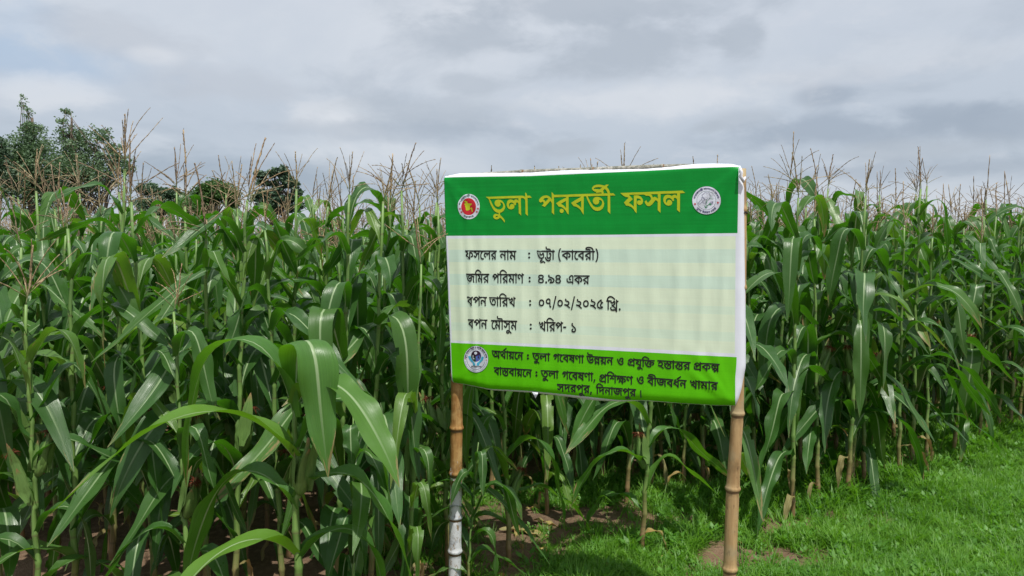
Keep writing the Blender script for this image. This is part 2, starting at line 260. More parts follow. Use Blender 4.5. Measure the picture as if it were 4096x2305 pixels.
# outlines of the printed letters (flattened, 1000 units to the em) and how each word is set
GLYPH_DATA = """
41:848,622 848,551 130,551 114,560 142,552 170,541 198,528 226,513 252,497 278,480 300,464 320,448 336,432 341,376 317,365 291,353 266,341 240,328 214,316 190,303 166,290 145,278 125,265 114,282 164,270 210,257 251,241 289,223 324,203 357,181 388,156 418,129 447,99 446,116 446,134 445,152 445,171 445,510 458,510 494,509 530,506 564,501 598,494 630,484 660,471 689,455 715,436 739,414 754,397 767,378 778,358 786,336 790,313 792,288 790,266 786,246 778,226 768,207 753,191 735,177 713,166 686,160 655,158 640,158 626,159 611,160 597,163 602,234 609,233 617,232 626,232 636,232 665,234 686,240 700,251 710,272 714,296 708,329 691,359 662,386 624,409 577,425 522,434 522,0 445,0 417,36 387,68 354,98 320,125 281,148 240,168 193,186 141,200 84,212 48,303 69,317 91,330 113,343 136,356 159,368 182,380 206,392 229,403 252,414 225,433 196,450 164,466 130,480 91,492 48,502 79,570 81,551 -10,551 -10,622
50:692,622 692,551 587,551 587,0 510,0 510,353 533,290 513,315 495,336 480,353 465,365 450,373 436,375 422,373 410,367 397,355 383,336 372,319 359,296 343,268 326,237 309,210 294,188 279,168 264,153 248,142 230,133 210,129 188,127 170,128 153,132 136,138 120,147 104,159 88,174 71,194 53,217 35,244 96,281 113,253 128,232 141,218 160,207 180,203 197,206 212,214 223,222 234,234 246,250 259,269 274,293 289,321 312,354 329,386 346,411 362,428 379,440 396,447 415,449 436,447 456,441 474,430 493,416 514,397 536,374 516,373 513,395 511,416 510,437 510,458 510,551 -10,551 -10,622|271,271 264,313 257,349 250,379 242,404 230,424 214,441 195,455 173,467 146,476 115,483 79,489 38,495 53,571 107,551 143,544 175,537 202,528 226,518 246,506 264,492 278,475 290,457 299,436 306,412 311,386 315,356
61:356,622 356,551 336,551 315,545 292,534 269,520 245,503 223,483 201,460 181,433 163,404 148,372 137,338 130,301 128,262 130,217 138,179 150,148 165,122 183,102 203,87 224,77 246,71 267,69 290,70 309,74 327,81 348,92 383,31 365,19 346,10 326,3 305,-1 285,-4 264,-5 224,-1 186,10 152,28 123,53 97,84 76,120 61,162 52,209 49,260 52,313 63,362 80,408 103,451 131,488 164,521 200,549 239,571 280,588 216,555 197,553 177,552 155,551 130,551 -10,551 -10,622
47:741,622 741,551 636,551 636,0 559,0 559,335 565,309 550,329 535,346 518,360 502,371 484,377 465,379 450,378 434,374 420,366 408,353 401,334 398,307 398,297 398,288 399,279 400,271 335,266 331,292 323,315 313,336 300,353 285,368 269,379 251,387 233,392 213,394 188,391 167,384 150,371 138,356 130,337 128,316 131,291 141,268 158,248 180,230 208,215 241,201 214,127 183,138 154,152 128,168 104,187 84,208 68,232 56,259 48,288 46,320 48,349 56,374 68,398 84,418 104,434 127,448 152,458 179,464 208,466 242,464 272,457 299,446 324,431 347,410 369,384 354,383 363,403 376,420 392,434 412,443 432,449 452,451 475,449 496,445 514,437 532,426 551,413 571,397 562,382 561,403 560,424 559,445 559,467 559,551 -10,551 -10,622
46:606,622 606,551 501,551 501,0 424,0 402,39 374,76 342,110 305,142 265,171 221,196 175,217 126,232 76,243 37,339 85,367 135,394 185,420 236,444 287,467 340,488 393,507 447,524 424,482 424,551 -10,551 -10,622|424,474 445,446 406,433 367,418 326,402 285,384 244,366 204,346 166,326 130,304 167,294 205,280 245,263 285,242 322,218 358,190 390,159 417,125 438,88 429,88 427,111 426,134 424,159 424,189|185,-6 162,-2 142,10 129,28 125,52 127,68 133,83 142,95 162,108 185,112 208,108 228,95 237,83 243,68 245,52 241,28 228,10 208,-2
39:614,622 614,551 509,551 509,0 432,0 432,243 448,187 425,217 401,244 376,270 350,293 323,313 296,329 269,341 242,349 216,351 193,349 172,342 154,332 139,316 131,297 128,274 130,255 137,238 149,222 166,209 187,196 214,184 176,113 138,132 106,154 80,180 61,210 50,242 46,277 49,308 56,335 70,358 87,378 107,394 130,407 154,416 179,421 204,423 238,421 269,415 299,405 327,392 354,375 380,356 404,334 428,310 451,284 437,280 434,303 433,326 432,348 432,371 432,551 -10,551 -10,622
54:276,622 276,551 171,551 171,0 94,0 94,469 85,491 73,510 58,527 41,540 21,548 -2,551 -10,551 -10,622 5,622 21,620 38,615 55,606 71,594 85,578 97,559 96,567 95,582 94,599 94,613 94,688 148,688 170,622
44:632,622 632,551 527,551 527,0 450,0 450,135 468,82 445,116 421,149 398,180 373,208 348,232 322,253 295,269 266,278 236,281 213,279 192,273 174,262 159,247 151,228 148,205 151,184 159,166 172,150 191,135 214,122 243,111 218,34 184,48 155,63 130,80 110,99 94,118 82,140 73,162 68,184 66,208 69,238 76,265 90,288 107,308 127,324 150,336 174,346 198,351 223,353 261,351 297,343 328,331 358,315 384,295 408,272 431,246 452,219 471,189 454,186 452,209 451,232 450,256 450,281 450,551 -10,551 -10,622|299,323 299,317 298,311 298,305 297,299 221,322 218,358 211,389 201,415 187,436 168,454 144,468 115,480 80,488 38,494 51,566 97,553 128,549 156,543 182,534 206,522 227,507 246,490 262,470 275,447 286,420 293,391 298,359
43:422,43 380,45 339,52 300,64 263,81 227,104 194,134 169,160 146,191 124,226 103,264 83,307 64,355 46,407 29,465 105,485 124,422 143,366 164,316 186,272 210,235 235,203 262,176 290,156 330,135 373,123 420,119 454,121 484,127 510,138 534,152 553,170 568,190 579,214 586,239 588,267 587,286 585,304 582,321 578,336 572,351 566,364 554,383 542,398 590,476 613,440 632,404 646,369 656,334 662,300 664,266 661,225 652,188 636,152 614,121 587,94 554,72 516,56 472,46|384,284 345,288 312,298 285,316 265,339 253,368 249,402 251,425 256,448 263,468 271,486 351,462 344,451 338,437 334,422 332,406 336,383 347,367 364,358 386,355 407,357 428,363 442,370 458,381 474,394 490,413 508,437 527,466 590,476 582,422 564,394 545,368 526,346 505,328 484,312 462,300 438,291 412,286|731,622 731,551 -10,551 -10,622
58:-177,-241 -197,-240 -217,-236 -238,-230 -257,-222 -274,-211 -288,-197 -299,-180 -306,-160 -308,-137 -304,-106 -290,-81 -268,-62 -240,-48 -208,-39 -172,-36 -172,8 -95,8 -95,-56 -128,-102 -136,-101 -144,-100 -154,-100 -165,-100 -186,-101 -203,-104 -217,-110 -230,-122 -235,-140 -231,-157 -219,-169 -201,-176 -179,-179 -152,-177 -127,-170 -103,-159 -81,-144 -59,-125 -38,-102 -7,-117 27,-134 62,-154 98,-175 132,-197 163,-218 121,-271 96,-253 71,-236 46,-220 22,-206 -1,-193 -22,-183 -36,-194 -50,-205 -66,-214 -82,-222 -100,-229 -118,-234 -136,-238 -156,-240
324:658,622 658,551 261,551 261,235 262,209 263,188 266,173 272,158 278,147 292,135 310,128 333,126 357,128 380,134 402,144 424,156 444,172 462,190 479,210 493,232 504,254 512,278 517,302 519,325 516,349 505,368 493,377 476,382 454,384 441,384 428,382 414,380 401,377 390,448 409,452 430,456 451,458 473,459 497,457 518,453 538,445 555,434 570,420 582,402 590,381 595,356 597,328 595,294 587,260 575,227 559,195 539,166 515,139 489,115 460,94 428,77 396,64 362,57 328,54 304,55 283,59 264,65 248,73 233,82 221,93 211,107 202,122 194,139 189,160 185,187 184,221 184,551 -10,551 -10,622|475,622 472,647 466,666 456,681 441,691 420,697 395,699 301,699 261,700 227,703 200,708 178,715 158,724 140,736 124,751 110,768 100,788 92,809 88,833 86,859 86,872 88,884 89,898 91,912 165,907 163,897 162,888 161,879 161,869 162,848 166,830 171,814 180,802 191,792 204,784 220,778 241,774 266,772 296,771 374,771 407,770 435,767 458,763 478,756 495,747 511,734 521,722 530,708 537,690 542,671 545,648 547,622|553,45 550,12 543,-18 530,-46 511,-71 487,-92 458,-108 423,-121 382,-128 335,-131 293,-128 253,-120 212,-106 174,-86 137,-58 102,-22 78,9 55,46 34,89 15,136 89,160 110,110 132,67 155,32 180,3 207,-20 236,-36 268,-48 303,-55 340,-57 366,-56 389,-52 410,-46 429,-38 445,-27 458,-14 468,2 474,21 476,42 475,62 471,82 466,96 459,110 449,125 517,163 528,146 538,127 544,107 549,86 552,66
593:256,-135 222,-85 192,-32 167,24 147,83 131,144 120,206 113,269 111,332 113,396 120,458 131,520 147,580 167,637 192,692 222,743 256,792 337,792 305,742 278,689 254,633 234,575 218,515 206,454 199,393 197,331 199,268 206,206 217,145 232,85 252,27 277,-30 305,-83 338,-135
20:817,622 817,551 492,551 492,489 492,473 492,0 415,0 393,39 366,76 334,111 298,144 258,173 216,198 170,219 124,234 76,243 37,339 86,366 134,392 182,416 231,439 280,460 331,480 383,499 437,517 415,475 415,551 -10,551 -10,622|415,467 436,438 402,428 366,415 330,401 295,385 259,369 224,353 191,336 160,320 130,304 168,294 206,280 246,262 284,240 320,215 354,186 385,156 409,124 428,90 420,88 418,111 416,134 415,159 415,189|761,288 760,266 755,246 748,226 737,207 723,191 705,177 683,166 656,160 625,158 609,158 594,159 580,160 566,163 572,235 579,234 586,234 596,233 606,233 634,235 655,241 668,252 679,272 683,296 677,330 660,360 632,386 592,409 541,426 479,438 482,513 532,505 578,492 622,474 661,452 695,426 723,396 744,363 757,327
42:606,622 606,551 501,551 501,0 424,0 402,39 374,76 342,110 305,142 265,171 221,196 175,217 126,232 76,243 37,339 85,367 135,394 185,420 236,444 287,467 340,488 393,507 447,524 424,482 424,551 -10,551 -10,622|424,474 445,446 406,433 367,418 326,402 285,384 244,366 204,346 166,326 130,304 167,294 205,280 245,263 285,242 322,218 358,190 390,159 417,125 438,88 429,88 427,111 426,134 424,159 424,189
56:276,551 171,551 171,0 94,0 94,551 -10,551 -10,622 94,622 88,663 77,699 60,731 39,758 13,781 -16,800 -50,816 -86,828 -124,837 -166,843 -208,847 -252,848 -290,847 -323,845 -354,842 -380,837 -402,830 -419,823 -436,809 -442,792 -436,776 -418,768 -393,764 -365,763 -269,763 -236,762 -208,759 -185,754 -166,747 -149,737 -135,725 -124,712 -115,697 -108,680 -104,661 -101,640 -100,615 -167,615 -169,637 -173,654 -180,668 -189,678 -200,685 -214,689 -231,691 -254,692 -353,692 -379,693 -403,694 -425,698 -444,702 -461,707 -476,713 -491,723 -503,734 -511,747 -518,768 -521,789 -514,825 -492,856 -456,882 -419,897 -374,908 -320,915 -258,917 -162,913 -78,899 -6,877 54,846 103,805 139,754 163,693 174,622 276,622
594:82,-135 114,-85 142,-32 166,23 186,80 202,140 213,200 220,262 222,325 220,388 213,451 202,512 186,572 167,630 142,686 114,740 81,792 163,792 198,742 227,690 252,633 272,574 288,513 299,450 306,388 308,324 306,261 299,198 288,137 272,78 252,20 227,-35 198,-86 163,-135
27:401,63 362,65 325,72 288,84 253,101 219,123 186,152 156,186 127,227 100,276 80,316 62,362 45,411 29,465 105,485 122,426 141,374 160,327 181,286 210,239 243,202 278,174 316,155 358,143 404,139 449,143 487,153 516,171 537,196 550,228 554,268 553,288 550,305 546,321 538,341 530,358 590,358 571,339 552,322 532,306 511,292 489,280 466,270 443,263 418,258 391,257 366,259 343,264 322,272 303,284 288,298 275,316 266,336 260,359 258,384 261,414 272,443 289,474 314,503 349,529 394,553 373,552 348,552 323,551 298,551 -10,551 -10,622 927,622 927,551 614,551 591,551 571,552 552,553 535,554 484,529 441,506 408,485 382,465 363,446 350,428 342,412 337,396 335,380 339,356 351,340 368,331 387,328 411,330 434,336 455,346 476,359 499,376 523,396 609,365 615,351 620,334 624,316 627,296 629,275 630,254 628,221 620,190 608,160 589,133 565,110 534,90 497,75 453,66|801,205 802,173 805,141 809,111 816,80 825,46 836,10 761,-7 750,31 741,69 733,106 727,144 724,182 723,222 724,256 727,288 732,317 739,344 747,367 755,388 707,391 664,397 626,408 592,422 562,439 536,460 513,485 493,512 475,543 551,559 563,540 576,523 592,508 609,494 631,482 655,472 683,465 715,460 751,459 765,459 778,460 792,461 806,462 845,392 831,362 819,333 811,304 805,274 802,241
55:276,622 276,551 171,551 171,0 94,0 94,551 -10,551 -10,622 82,622 71,635 60,648 50,662 39,676 29,690 20,704 43,742 68,778 93,812 121,842 151,867 185,888 223,904 265,914 313,917 348,916 382,911 414,904 447,894 478,882 510,866 541,849 573,829 605,808 637,784 671,758 705,731 663,677 619,712 577,743 538,770 502,793 467,811 432,826 398,836 362,842 325,844 290,842 258,836 230,825 204,811 180,793 160,772 140,748 123,722 106,693 116,677 128,660 138,648 148,635 160,622
40:726,622 726,551 621,551 621,0 544,0 544,396 566,332 539,370 514,404 491,434 469,461 447,484 426,504 406,520 386,534 365,544 344,550 321,555 298,556 272,554 248,549 226,541 204,530 185,517 166,501 148,484 132,466 116,447 108,445 124,454 140,460 156,464 174,465 209,462 238,451 259,434 274,411 283,385 286,356 286,345 285,335 284,326 282,320 265,326 277,339 288,351 299,363 312,375 324,387 337,400 461,516 510,463 226,195 167,250 249,328 213,285 183,262 192,274 201,286 208,298 216,319 219,343 215,366 204,383 186,394 160,398 144,397 129,394 114,388 98,380 22,452 49,486 76,517 104,544 132,569 162,590 192,606 223,619 256,626 291,629 327,627 361,620 392,608 422,592 451,571 479,546 507,515 537,481 567,441 549,446 546,471 545,498 544,517 544,537 544,558 544,688 597,688 620,622
34:630,622 630,551 525,551 525,0 448,0 448,425 468,363 438,405 409,441 381,472 354,498 327,519 301,536 275,547 249,554 222,556 202,555 184,551 168,544 155,535 143,524 134,512 127,497 123,481 122,463 124,443 129,425 138,409 150,395 166,384 186,374 211,366 241,360 275,355 269,272 227,278 187,287 152,300 120,318 92,338 70,364 53,392 43,425 40,462 43,496 51,527 64,554 82,576 103,595 127,610 154,621 182,627 211,629 245,627 276,621 306,611 334,597 361,580 388,558 415,534 442,505 470,473 454,477 451,497 450,522 448,550 448,576 448,688 501,688 524,622
79:296,0 242,3 195,12 155,26 122,47 88,82 69,123 62,170 66,206 80,238 102,266 134,292 176,316 229,337 229,312 196,328 167,343 142,358 121,372 104,389 90,406 81,425 76,447 74,471 77,497 85,522 100,546 119,567 144,586 173,601 207,613 246,620 290,622 343,620 388,612 425,600 455,585 479,566 497,546 509,523 517,500 519,476 517,450 510,426 499,406 484,387 466,371 445,357 421,344 396,332 368,321 365,341 413,322 454,300 486,276 511,248 525,213 530,171 523,119 503,76 470,43 423,19 366,5|296,71 345,74 384,83 413,99 434,120 446,144 450,173 448,193 440,212 428,228 411,243 392,256 370,268 346,278 321,286 296,292 250,278 211,262 182,243 160,221 147,197 143,169 147,143 160,120 182,100 211,84 250,74|297,363 320,370 342,378 364,387 384,398 402,410 417,424 429,438 436,454 438,471 434,493 422,513 401,529 372,541 336,549 291,551 268,550 246,547 224,542 205,535 188,526 174,516 163,503 156,488 154,471 158,448 169,427 188,408 215,392 251,377
599:72,54 74,76 80,94 90,106 110,117 133,121 157,117 178,106 188,94 194,76 196,54 194,32 188,15 178,2 164,-7 150,-12 133,-14 110,-10 90,2 80,15 74,32
84:174,315 204,313 231,307 256,298 278,285 297,269 312,250 324,229 331,206 333,181 332,156 327,134 320,114 309,96 295,79 278,62 275,72 333,81 382,96 422,117 452,143 470,176 476,214 474,237 469,258 460,278 446,295 426,312 400,328 366,344 324,360 274,375 218,392 170,408 130,423 99,438 74,454 56,472 45,490 37,512 35,536 38,559 46,582 55,598 67,614 83,631 146,596 133,582 125,570 120,558 119,547 120,534 124,523 133,512 148,502 162,494 181,486 204,478 231,469 265,458 304,447 354,432 397,416 434,400 464,382 490,364 510,346 527,327 539,307 548,286 554,263 557,240 558,216 555,178 545,143 529,114 507,88 481,66 450,47 415,32 376,20 334,11 290,5 244,1 197,0 183,0 161,68 189,80 212,93 232,108 246,125 254,146 257,169 255,190 248,209 236,224 221,236 200,243 175,245 153,243 136,239 124,231 112,215 108,196 109,186 111,174 114,162 119,152 44,135 37,153 32,170 28,188 27,207 29,228 35,246 44,264 57,279 74,291 94,302 117,309 144,314
16:511,628 537,627 560,624 580,620 597,613 612,604 626,594 638,582 648,569 656,554 662,537 666,515 667,490 667,0 592,0 586,19 578,35 569,49 558,61 546,70 532,78 517,83 500,86 481,87 458,87 435,85 414,83 393,80 372,77 350,74 326,72 300,70 272,70 249,71 224,73 199,78 173,84 149,94 125,106 103,122 84,143 68,168 56,199 48,236 46,278 47,303 50,328 54,354 58,377 135,366 131,350 128,330 125,307 124,280 125,253 130,229 137,209 147,192 158,179 172,168 187,160 204,153 221,149 239,146 257,145 276,144 308,145 339,148 368,152 396,157 428,160 461,161 488,160 513,155 536,148 556,138 574,124 590,106 590,463 589,495 585,516 578,530 569,542 555,550 537,555 514,557 490,555 468,550 446,541 425,529 405,516 388,500 372,483 358,465 348,446 339,428 335,410 333,393 334,383 337,372 343,362 354,353 370,347 392,345 403,345 413,346 423,347 434,348 441,278 429,274 414,272 397,270 376,270 345,273 316,283 290,300 270,324 258,354 254,392 256,419 263,446 274,474 290,500 309,526 331,550 356,572 384,591 414,606 445,618 478,626
35:407,50 354,55 303,68 254,90 219,114 187,144 156,180 126,222 99,271 74,328 50,393 29,466 105,486 123,427 142,373 161,325 182,282 211,233 243,194 278,164 316,143 358,130 405,126 435,127 461,131 484,138 504,146 521,157 536,170 547,185 557,201 564,218 569,237 572,257 573,278 571,305 566,331 557,354 545,376 530,394 512,409 492,420 469,427 444,429 420,427 401,421 386,412 377,399 371,384 369,367 370,357 371,346 374,334 378,321 301,306 296,325 292,343 289,361 288,380 290,405 297,426 308,446 322,462 340,475 362,486 386,494 412,498 440,500 480,497 516,487 549,472 578,450 603,424 623,392 638,356 647,317 650,274 647,233 638,196 624,160 603,129 576,102 543,80 504,63 459,53|717,622 717,551 -10,551 -10,622
21:706,622 706,551 601,551 601,0 524,0 504,27 483,53 460,79 435,104 408,127 380,149 350,169 317,188 283,204 246,218 207,229 166,238 142,331 190,296 249,284 301,267 348,248 388,225 424,201 456,175 483,149 506,123 526,97 525,120 524,143 524,167 524,193 524,688 577,688 600,622|450,470 446,433 436,400 418,372 395,346 366,325 332,308 295,294 253,283 209,276 162,285 142,331 193,336 237,344 274,354 306,367 331,383 350,400 364,420 372,442 375,466 373,486 369,505 361,522 350,539 335,555 316,571 371,625 392,603 411,580 428,554 440,528 448,499|182,430 144,434 112,444 85,462 65,485 53,514 49,548 51,570 56,592 63,612 71,628 147,607 140,596 135,582 131,568 130,552 134,529 144,514 161,504 182,501 202,503 224,509 239,516 254,527 270,541 285,560 301,583 316,612 371,625 373,575 359,547 343,521 325,498 306,478 284,462 262,448 237,438 210,432
75:290,91 250,94 212,102 178,115 147,134 121,158 100,188 84,224 75,266 72,313 75,352 83,389 96,424 115,457 140,486 170,510 207,529 250,540 300,544 350,541 393,530 429,513 458,490 481,463 498,432 510,397 518,360 520,320 517,281 509,244 496,208 476,176 451,147 420,124 384,105 340,95|301,473 274,471 249,465 226,454 205,439 187,421 172,398 162,373 155,343 153,311 154,284 159,259 166,236 177,215 192,197 210,182 233,171 260,164 291,162 320,164 346,171 370,182 390,198 407,217 421,240 431,265 437,293 439,324 437,353 432,380 424,404 412,424 396,441 378,455 355,465 330,471
82:382,301 432,286 405,274 378,265 350,258 322,252 294,249 268,248 208,253 159,267 120,292 92,324 76,364 70,411 72,440 78,468 89,494 103,518 120,541 140,561 163,579 187,594 214,606 241,615 269,620 297,622 320,621 342,618 363,613 382,606 399,596 415,584 427,570 438,555 447,538 454,517 458,489 459,455 459,143 460,121 464,104 472,92 484,84 502,79 528,77 520,0 487,3 459,8 436,15 418,25 404,38 394,54 387,74 383,96 382,122|266,322 293,323 317,326 339,330 360,337 382,346 404,357 382,338 382,439 382,462 380,481 378,496 372,515 361,530 350,540 336,546 318,550 297,551 280,550 262,546 245,540 228,532 213,522 198,510 185,496 174,480 164,464 157,445 152,426 151,406 154,377 165,355 182,340 206,330 234,324
600:315,792 397,792 135,-125 52,-125
77:127,539 130,561 138,583 146,598 157,614 170,631 233,596 223,583 216,572 212,560 211,549 213,536 219,526 231,518 250,510 267,506 289,501 316,495 378,480 426,461 460,436 482,408 496,374 500,335 494,293 475,255 444,222 403,195 351,177 289,168 279,168 269,170 259,172 249,175 289,184 318,173 348,160 378,146 408,129 438,112 467,92 496,72 525,51 553,28 507,-26 469,5 432,32 398,56 364,78 331,96 298,112 264,127 229,140 192,152 153,163 111,174 65,185 80,256 103,250 127,244 151,240 177,236 207,234 241,233 302,236 348,245 382,260 403,280 417,304 421,332 418,355 410,374 400,386 387,396 370,404 349,413 322,420 290,427 254,435 222,444 196,454 174,465 157,477 144,490 134,505 129,521
80:313,0 264,3 219,13 177,29 140,51 109,79 83,114 64,153 53,198 49,248 54,300 69,349 94,394 118,427 147,459 181,489 220,518 263,547 310,575 360,602 414,629 453,575 444,562 438,548 435,534 434,519 437,501 444,485 458,472 475,463 495,457 518,455 525,455 529,455 533,456 566,400 531,380 499,360 471,341 447,322 427,303 412,284 401,264 394,243 392,221 394,203 401,185 413,168 431,155 457,147 492,144 502,144 512,144 520,145 528,146 561,61 526,43 488,28 448,16 404,7 360,2|320,71 350,72 374,74 396,76 416,80 437,85 460,91 458,89 414,98 378,113 350,134 331,160 320,189 316,222 318,247 324,272 334,294 347,317 365,338 386,360 412,382 442,404 475,426 473,401 451,405 431,411 414,420 400,432 388,444 379,459 372,475 368,491 367,507 368,518 369,528 372,538 375,547 384,533 336,507 292,480 252,450 217,419 187,386 162,352 144,316 134,278 130,238 133,199 142,166 158,139 178,117 202,99 230,86 259,78 289,73
204:706,622 706,551 601,551 601,0 524,13 502,39 479,65 456,89 431,112 404,134 376,154 347,173 316,190 282,206 246,219 207,230 166,238 142,331 190,296 250,284 302,268 348,250 387,228 422,206 452,182 480,157 504,133 526,108 525,131 524,154 524,178 524,204 524,688 577,688 600,622|450,470 446,433 436,400 418,372 395,346 366,325 332,308 295,294 253,283 209,276 162,285 142,331 193,336 237,344 274,354 306,367 331,383 350,400 364,420 372,442 375,466 373,486 369,505 361,522 350,539 335,555 316,571 371,625 392,603 411,580 428,554 440,528 448,499|182,430 144,434 112,444 85,462 65,485 53,514 49,548 51,570 56,592 63,612 71,628 147,607 140,596 135,582 131,568 130,552 134,529 144,514 161,504 182,501 202,503 224,509 239,516 254,527 270,541 285,560 301,583 316,612 371,625 373,575 359,547 343,521 325,498 306,478 284,462 262,448 237,438 210,432|601,-117 526,-117 516,-90 502,-68 484,-52 463,-40 438,-32 408,-30 389,-30 370,-32 351,-34 332,-37 313,-40 294,-42 274,-45 254,-46 232,-47 210,-46 188,-44 166,-40 145,-34 125,-26 106,-16 89,-2 75,13 62,32 53,54 48,79 46,108 47,127 49,146 52,161 55,174 132,165 128,152 126,139 124,126 124,111 127,81 137,59 154,43 175,33 202,27 232,25 260,26 285,29 308,34 332,38 357,41 384,42 414,40 441,35 466,27 488,15 507,0 524,-18 524,84 601,104
67:171,0 94,0 94,551 -10,551 -10,622 276,622 276,551 171,551|99,622 96,647 90,666 80,681 65,691 45,697 20,699 -149,699 -189,700 -223,703 -250,708 -272,715 -292,724 -310,736 -327,751 -340,768 -350,788 -358,809 -362,833 -364,859 -364,872 -362,885 -361,898 -359,912 -285,907 -287,896 -288,886 -289,877 -289,869 -288,848 -284,830 -279,814 -270,802 -259,792 -246,784 -230,778 -210,774 -185,772 -154,771 -2,771 31,770 59,767 82,763 102,756 119,747 135,734 145,722 154,708 161,690 166,671 169,648 171,622
57:-286,-266 -305,-265 -324,-261 -345,-254 -365,-245 -383,-233 -400,-218 -412,-199 -420,-177 -422,-151 -418,-119 -405,-92 -383,-70 -354,-53 -317,-42 -274,-39 -233,-42 -193,-49 -154,-62 -116,-78 -77,-99 -38,-124 3,-152 45,-183 89,-217 44,-271 1,-236 -40,-205 -78,-178 -114,-155 -149,-137 -182,-122 -215,-111 -247,-105 -279,-103 -301,-105 -319,-109 -333,-117 -346,-133 -351,-153 -346,-177 -332,-192 -310,-201 -286,-204 -263,-202 -243,-197 -226,-188 -213,-177 -201,-164 -192,-150 -185,-135 -180,-119 -176,-102 -173,-79 -172,-59 -172,8 -95,8 -95,-45 -96,-65 -98,-87 -102,-110 -107,-135 -116,-160 -128,-184 -143,-206 -162,-226 -185,-242 -213,-256 -247,-263
598:49,338 291,338 291,256 49,256
76:287,0 235,4 194,16 162,36 141,62 127,91 123,122 126,147 134,171 148,194 169,214 197,231 234,244 263,167 244,162 229,156 218,149 208,136 205,120 210,102 226,88 241,81 262,76 286,75 324,78 356,88 382,105 401,127 412,152 416,181 415,200 411,218 404,234 394,250 381,267 364,284 343,302 317,322 287,344 249,372 216,396 190,418 168,438 152,456 140,474 131,491 127,510 125,529 126,545 131,562 138,580 149,597 162,615 177,631 243,596 230,581 220,566 213,551 211,536 212,523 215,511 221,498 232,485 242,475 255,464 270,452 289,437 312,421 338,403 374,378 405,354 430,331 451,309 467,286 478,264 487,239 491,212 493,182 490,146 481,114 466,85 447,60 422,39 394,22 361,10 326,2
8:903,622 903,551 798,551 798,0 721,0 700,38 676,72 649,104 620,132 589,157 557,180 582,246 608,230 634,210 661,186 686,161 707,135 724,109 723,124 722,137 722,150 722,164 721,178 721,194 721,551 -10,551 -10,622|376,91 331,95 288,105 246,123 215,142 186,166 157,196 130,232 103,273 77,322 53,379 29,442 102,466 120,416 139,371 158,331 178,296 205,255 234,223 266,198 300,181 338,170 378,167 412,169 442,175 466,184 487,198 503,214 515,232 523,254 528,276 530,300 527,336 516,368 498,394 476,414 450,426 420,430 400,428 383,424 370,416 361,404 355,390 353,372 354,364 355,353 358,342 361,331 285,316 279,336 274,354 272,372 271,388 273,411 280,432 292,450 307,465 324,478 344,488 367,494 389,499 413,500 451,497 485,488 515,474 542,454 564,430 582,401 595,369 603,333 606,294 603,259 595,225 581,194 561,165 536,140 505,119 468,103 425,94|344,465 339,486 329,504 314,522 296,536 272,548 243,556 267,601 312,589 346,574 374,557 394,539 408,519 418,495 423,468
36:655,622 655,551 550,551 550,0 473,0 446,36 416,70 383,104 347,134 307,162 264,188 218,209 168,226 115,238 92,331 144,296 198,284 247,268 292,248 332,227 368,203 401,178 430,151 454,124 475,97 474,120 474,143 473,167 473,193 473,688 526,688 549,622|211,625 251,623 286,615 316,604 342,588 363,568 379,546 391,520 398,493 400,464 393,415 371,373 336,337 300,315 259,297 211,284 158,275 110,285 92,331 144,336 189,345 226,356 256,369 280,385 298,402 309,422 317,443 319,466 316,492 307,514 291,532 269,545 242,552 209,555 179,553 155,546 138,536 126,522 118,508 116,494 118,480 124,468 134,456 150,446 106,384 94,393 82,402 72,412 62,423 54,436 47,449 40,472 38,497 40,520 47,541 58,561 73,579 93,595 117,608 145,617 176,623
131:-254,707 72,917 110,860 -209,644
70:636,622 636,551 531,551 531,0 454,0 425,36 394,69 361,98 325,125 286,149 243,170 196,188 143,202 84,212 48,303 69,317 91,330 113,343 136,356 159,368 182,380 206,392 229,403 252,414 225,433 196,450 164,466 130,480 91,492 48,502 79,570 81,551 -10,551 -10,622|454,551 135,551 114,560 142,552 170,541 198,528 226,513 252,497 278,480 300,464 320,448 336,432 341,376 317,365 291,353 266,341 240,328 214,316 190,303 166,290 145,278 125,265 113,280 168,270 218,257 264,240 305,220 343,197 378,172 410,144 441,115 470,83 457,79 456,101 455,124 454,148 454,171|180,-6 157,-2 138,10 124,28 120,52 122,68 128,83 138,95 157,108 180,112 203,108 222,95 232,83 238,68 240,52 236,28 222,10 203,-2
22:484,0 484,425 505,362 482,394 460,423 440,448 419,471 400,492 381,509 362,524 343,535 324,544 304,551 284,555 263,556 230,553 201,544 178,528 157,509 138,488 120,465 106,457 117,465 131,472 149,478 169,483 192,486 216,487 245,485 270,479 290,469 308,456 322,441 332,424 340,405 344,387 346,369 342,331 328,296 306,264 274,233 233,202 182,172 131,245 166,261 198,278 226,296 248,317 262,340 266,365 262,385 249,402 236,410 220,415 200,417 175,416 152,411 136,406 120,400 103,392 22,458 43,491 65,521 88,548 112,572 138,592 164,608 193,620 223,627 255,629 287,627 318,621 346,612 374,598 401,580 428,559 454,534 480,505 507,472 489,483 487,501 486,526 485,545 484,565 484,585 484,688 537,688 560,622 666,622 666,551 561,551 561,0
49:643,622 643,551 538,551 538,0 461,0 428,37 394,70 360,100 324,127 284,151 242,171 195,188 142,202 84,212 48,303 82,324 119,345 157,366 197,387 238,406 280,425 339,432 341,376 307,361 273,345 237,328 202,310 171,292 142,275 189,264 232,251 272,236 310,217 344,197 376,175 407,151 436,126 463,99 463,116 462,134 461,152 461,171 461,312 465,334 464,358 462,384 461,409 461,434 461,551 -10,551 -10,622|77,569 118,555 160,542 201,526 244,508 285,486 326,463 365,438 402,411 437,383 468,355 467,264 440,292 411,318 380,344 346,369 311,392 274,414 236,434 198,452 160,468 122,482 84,493 48,502
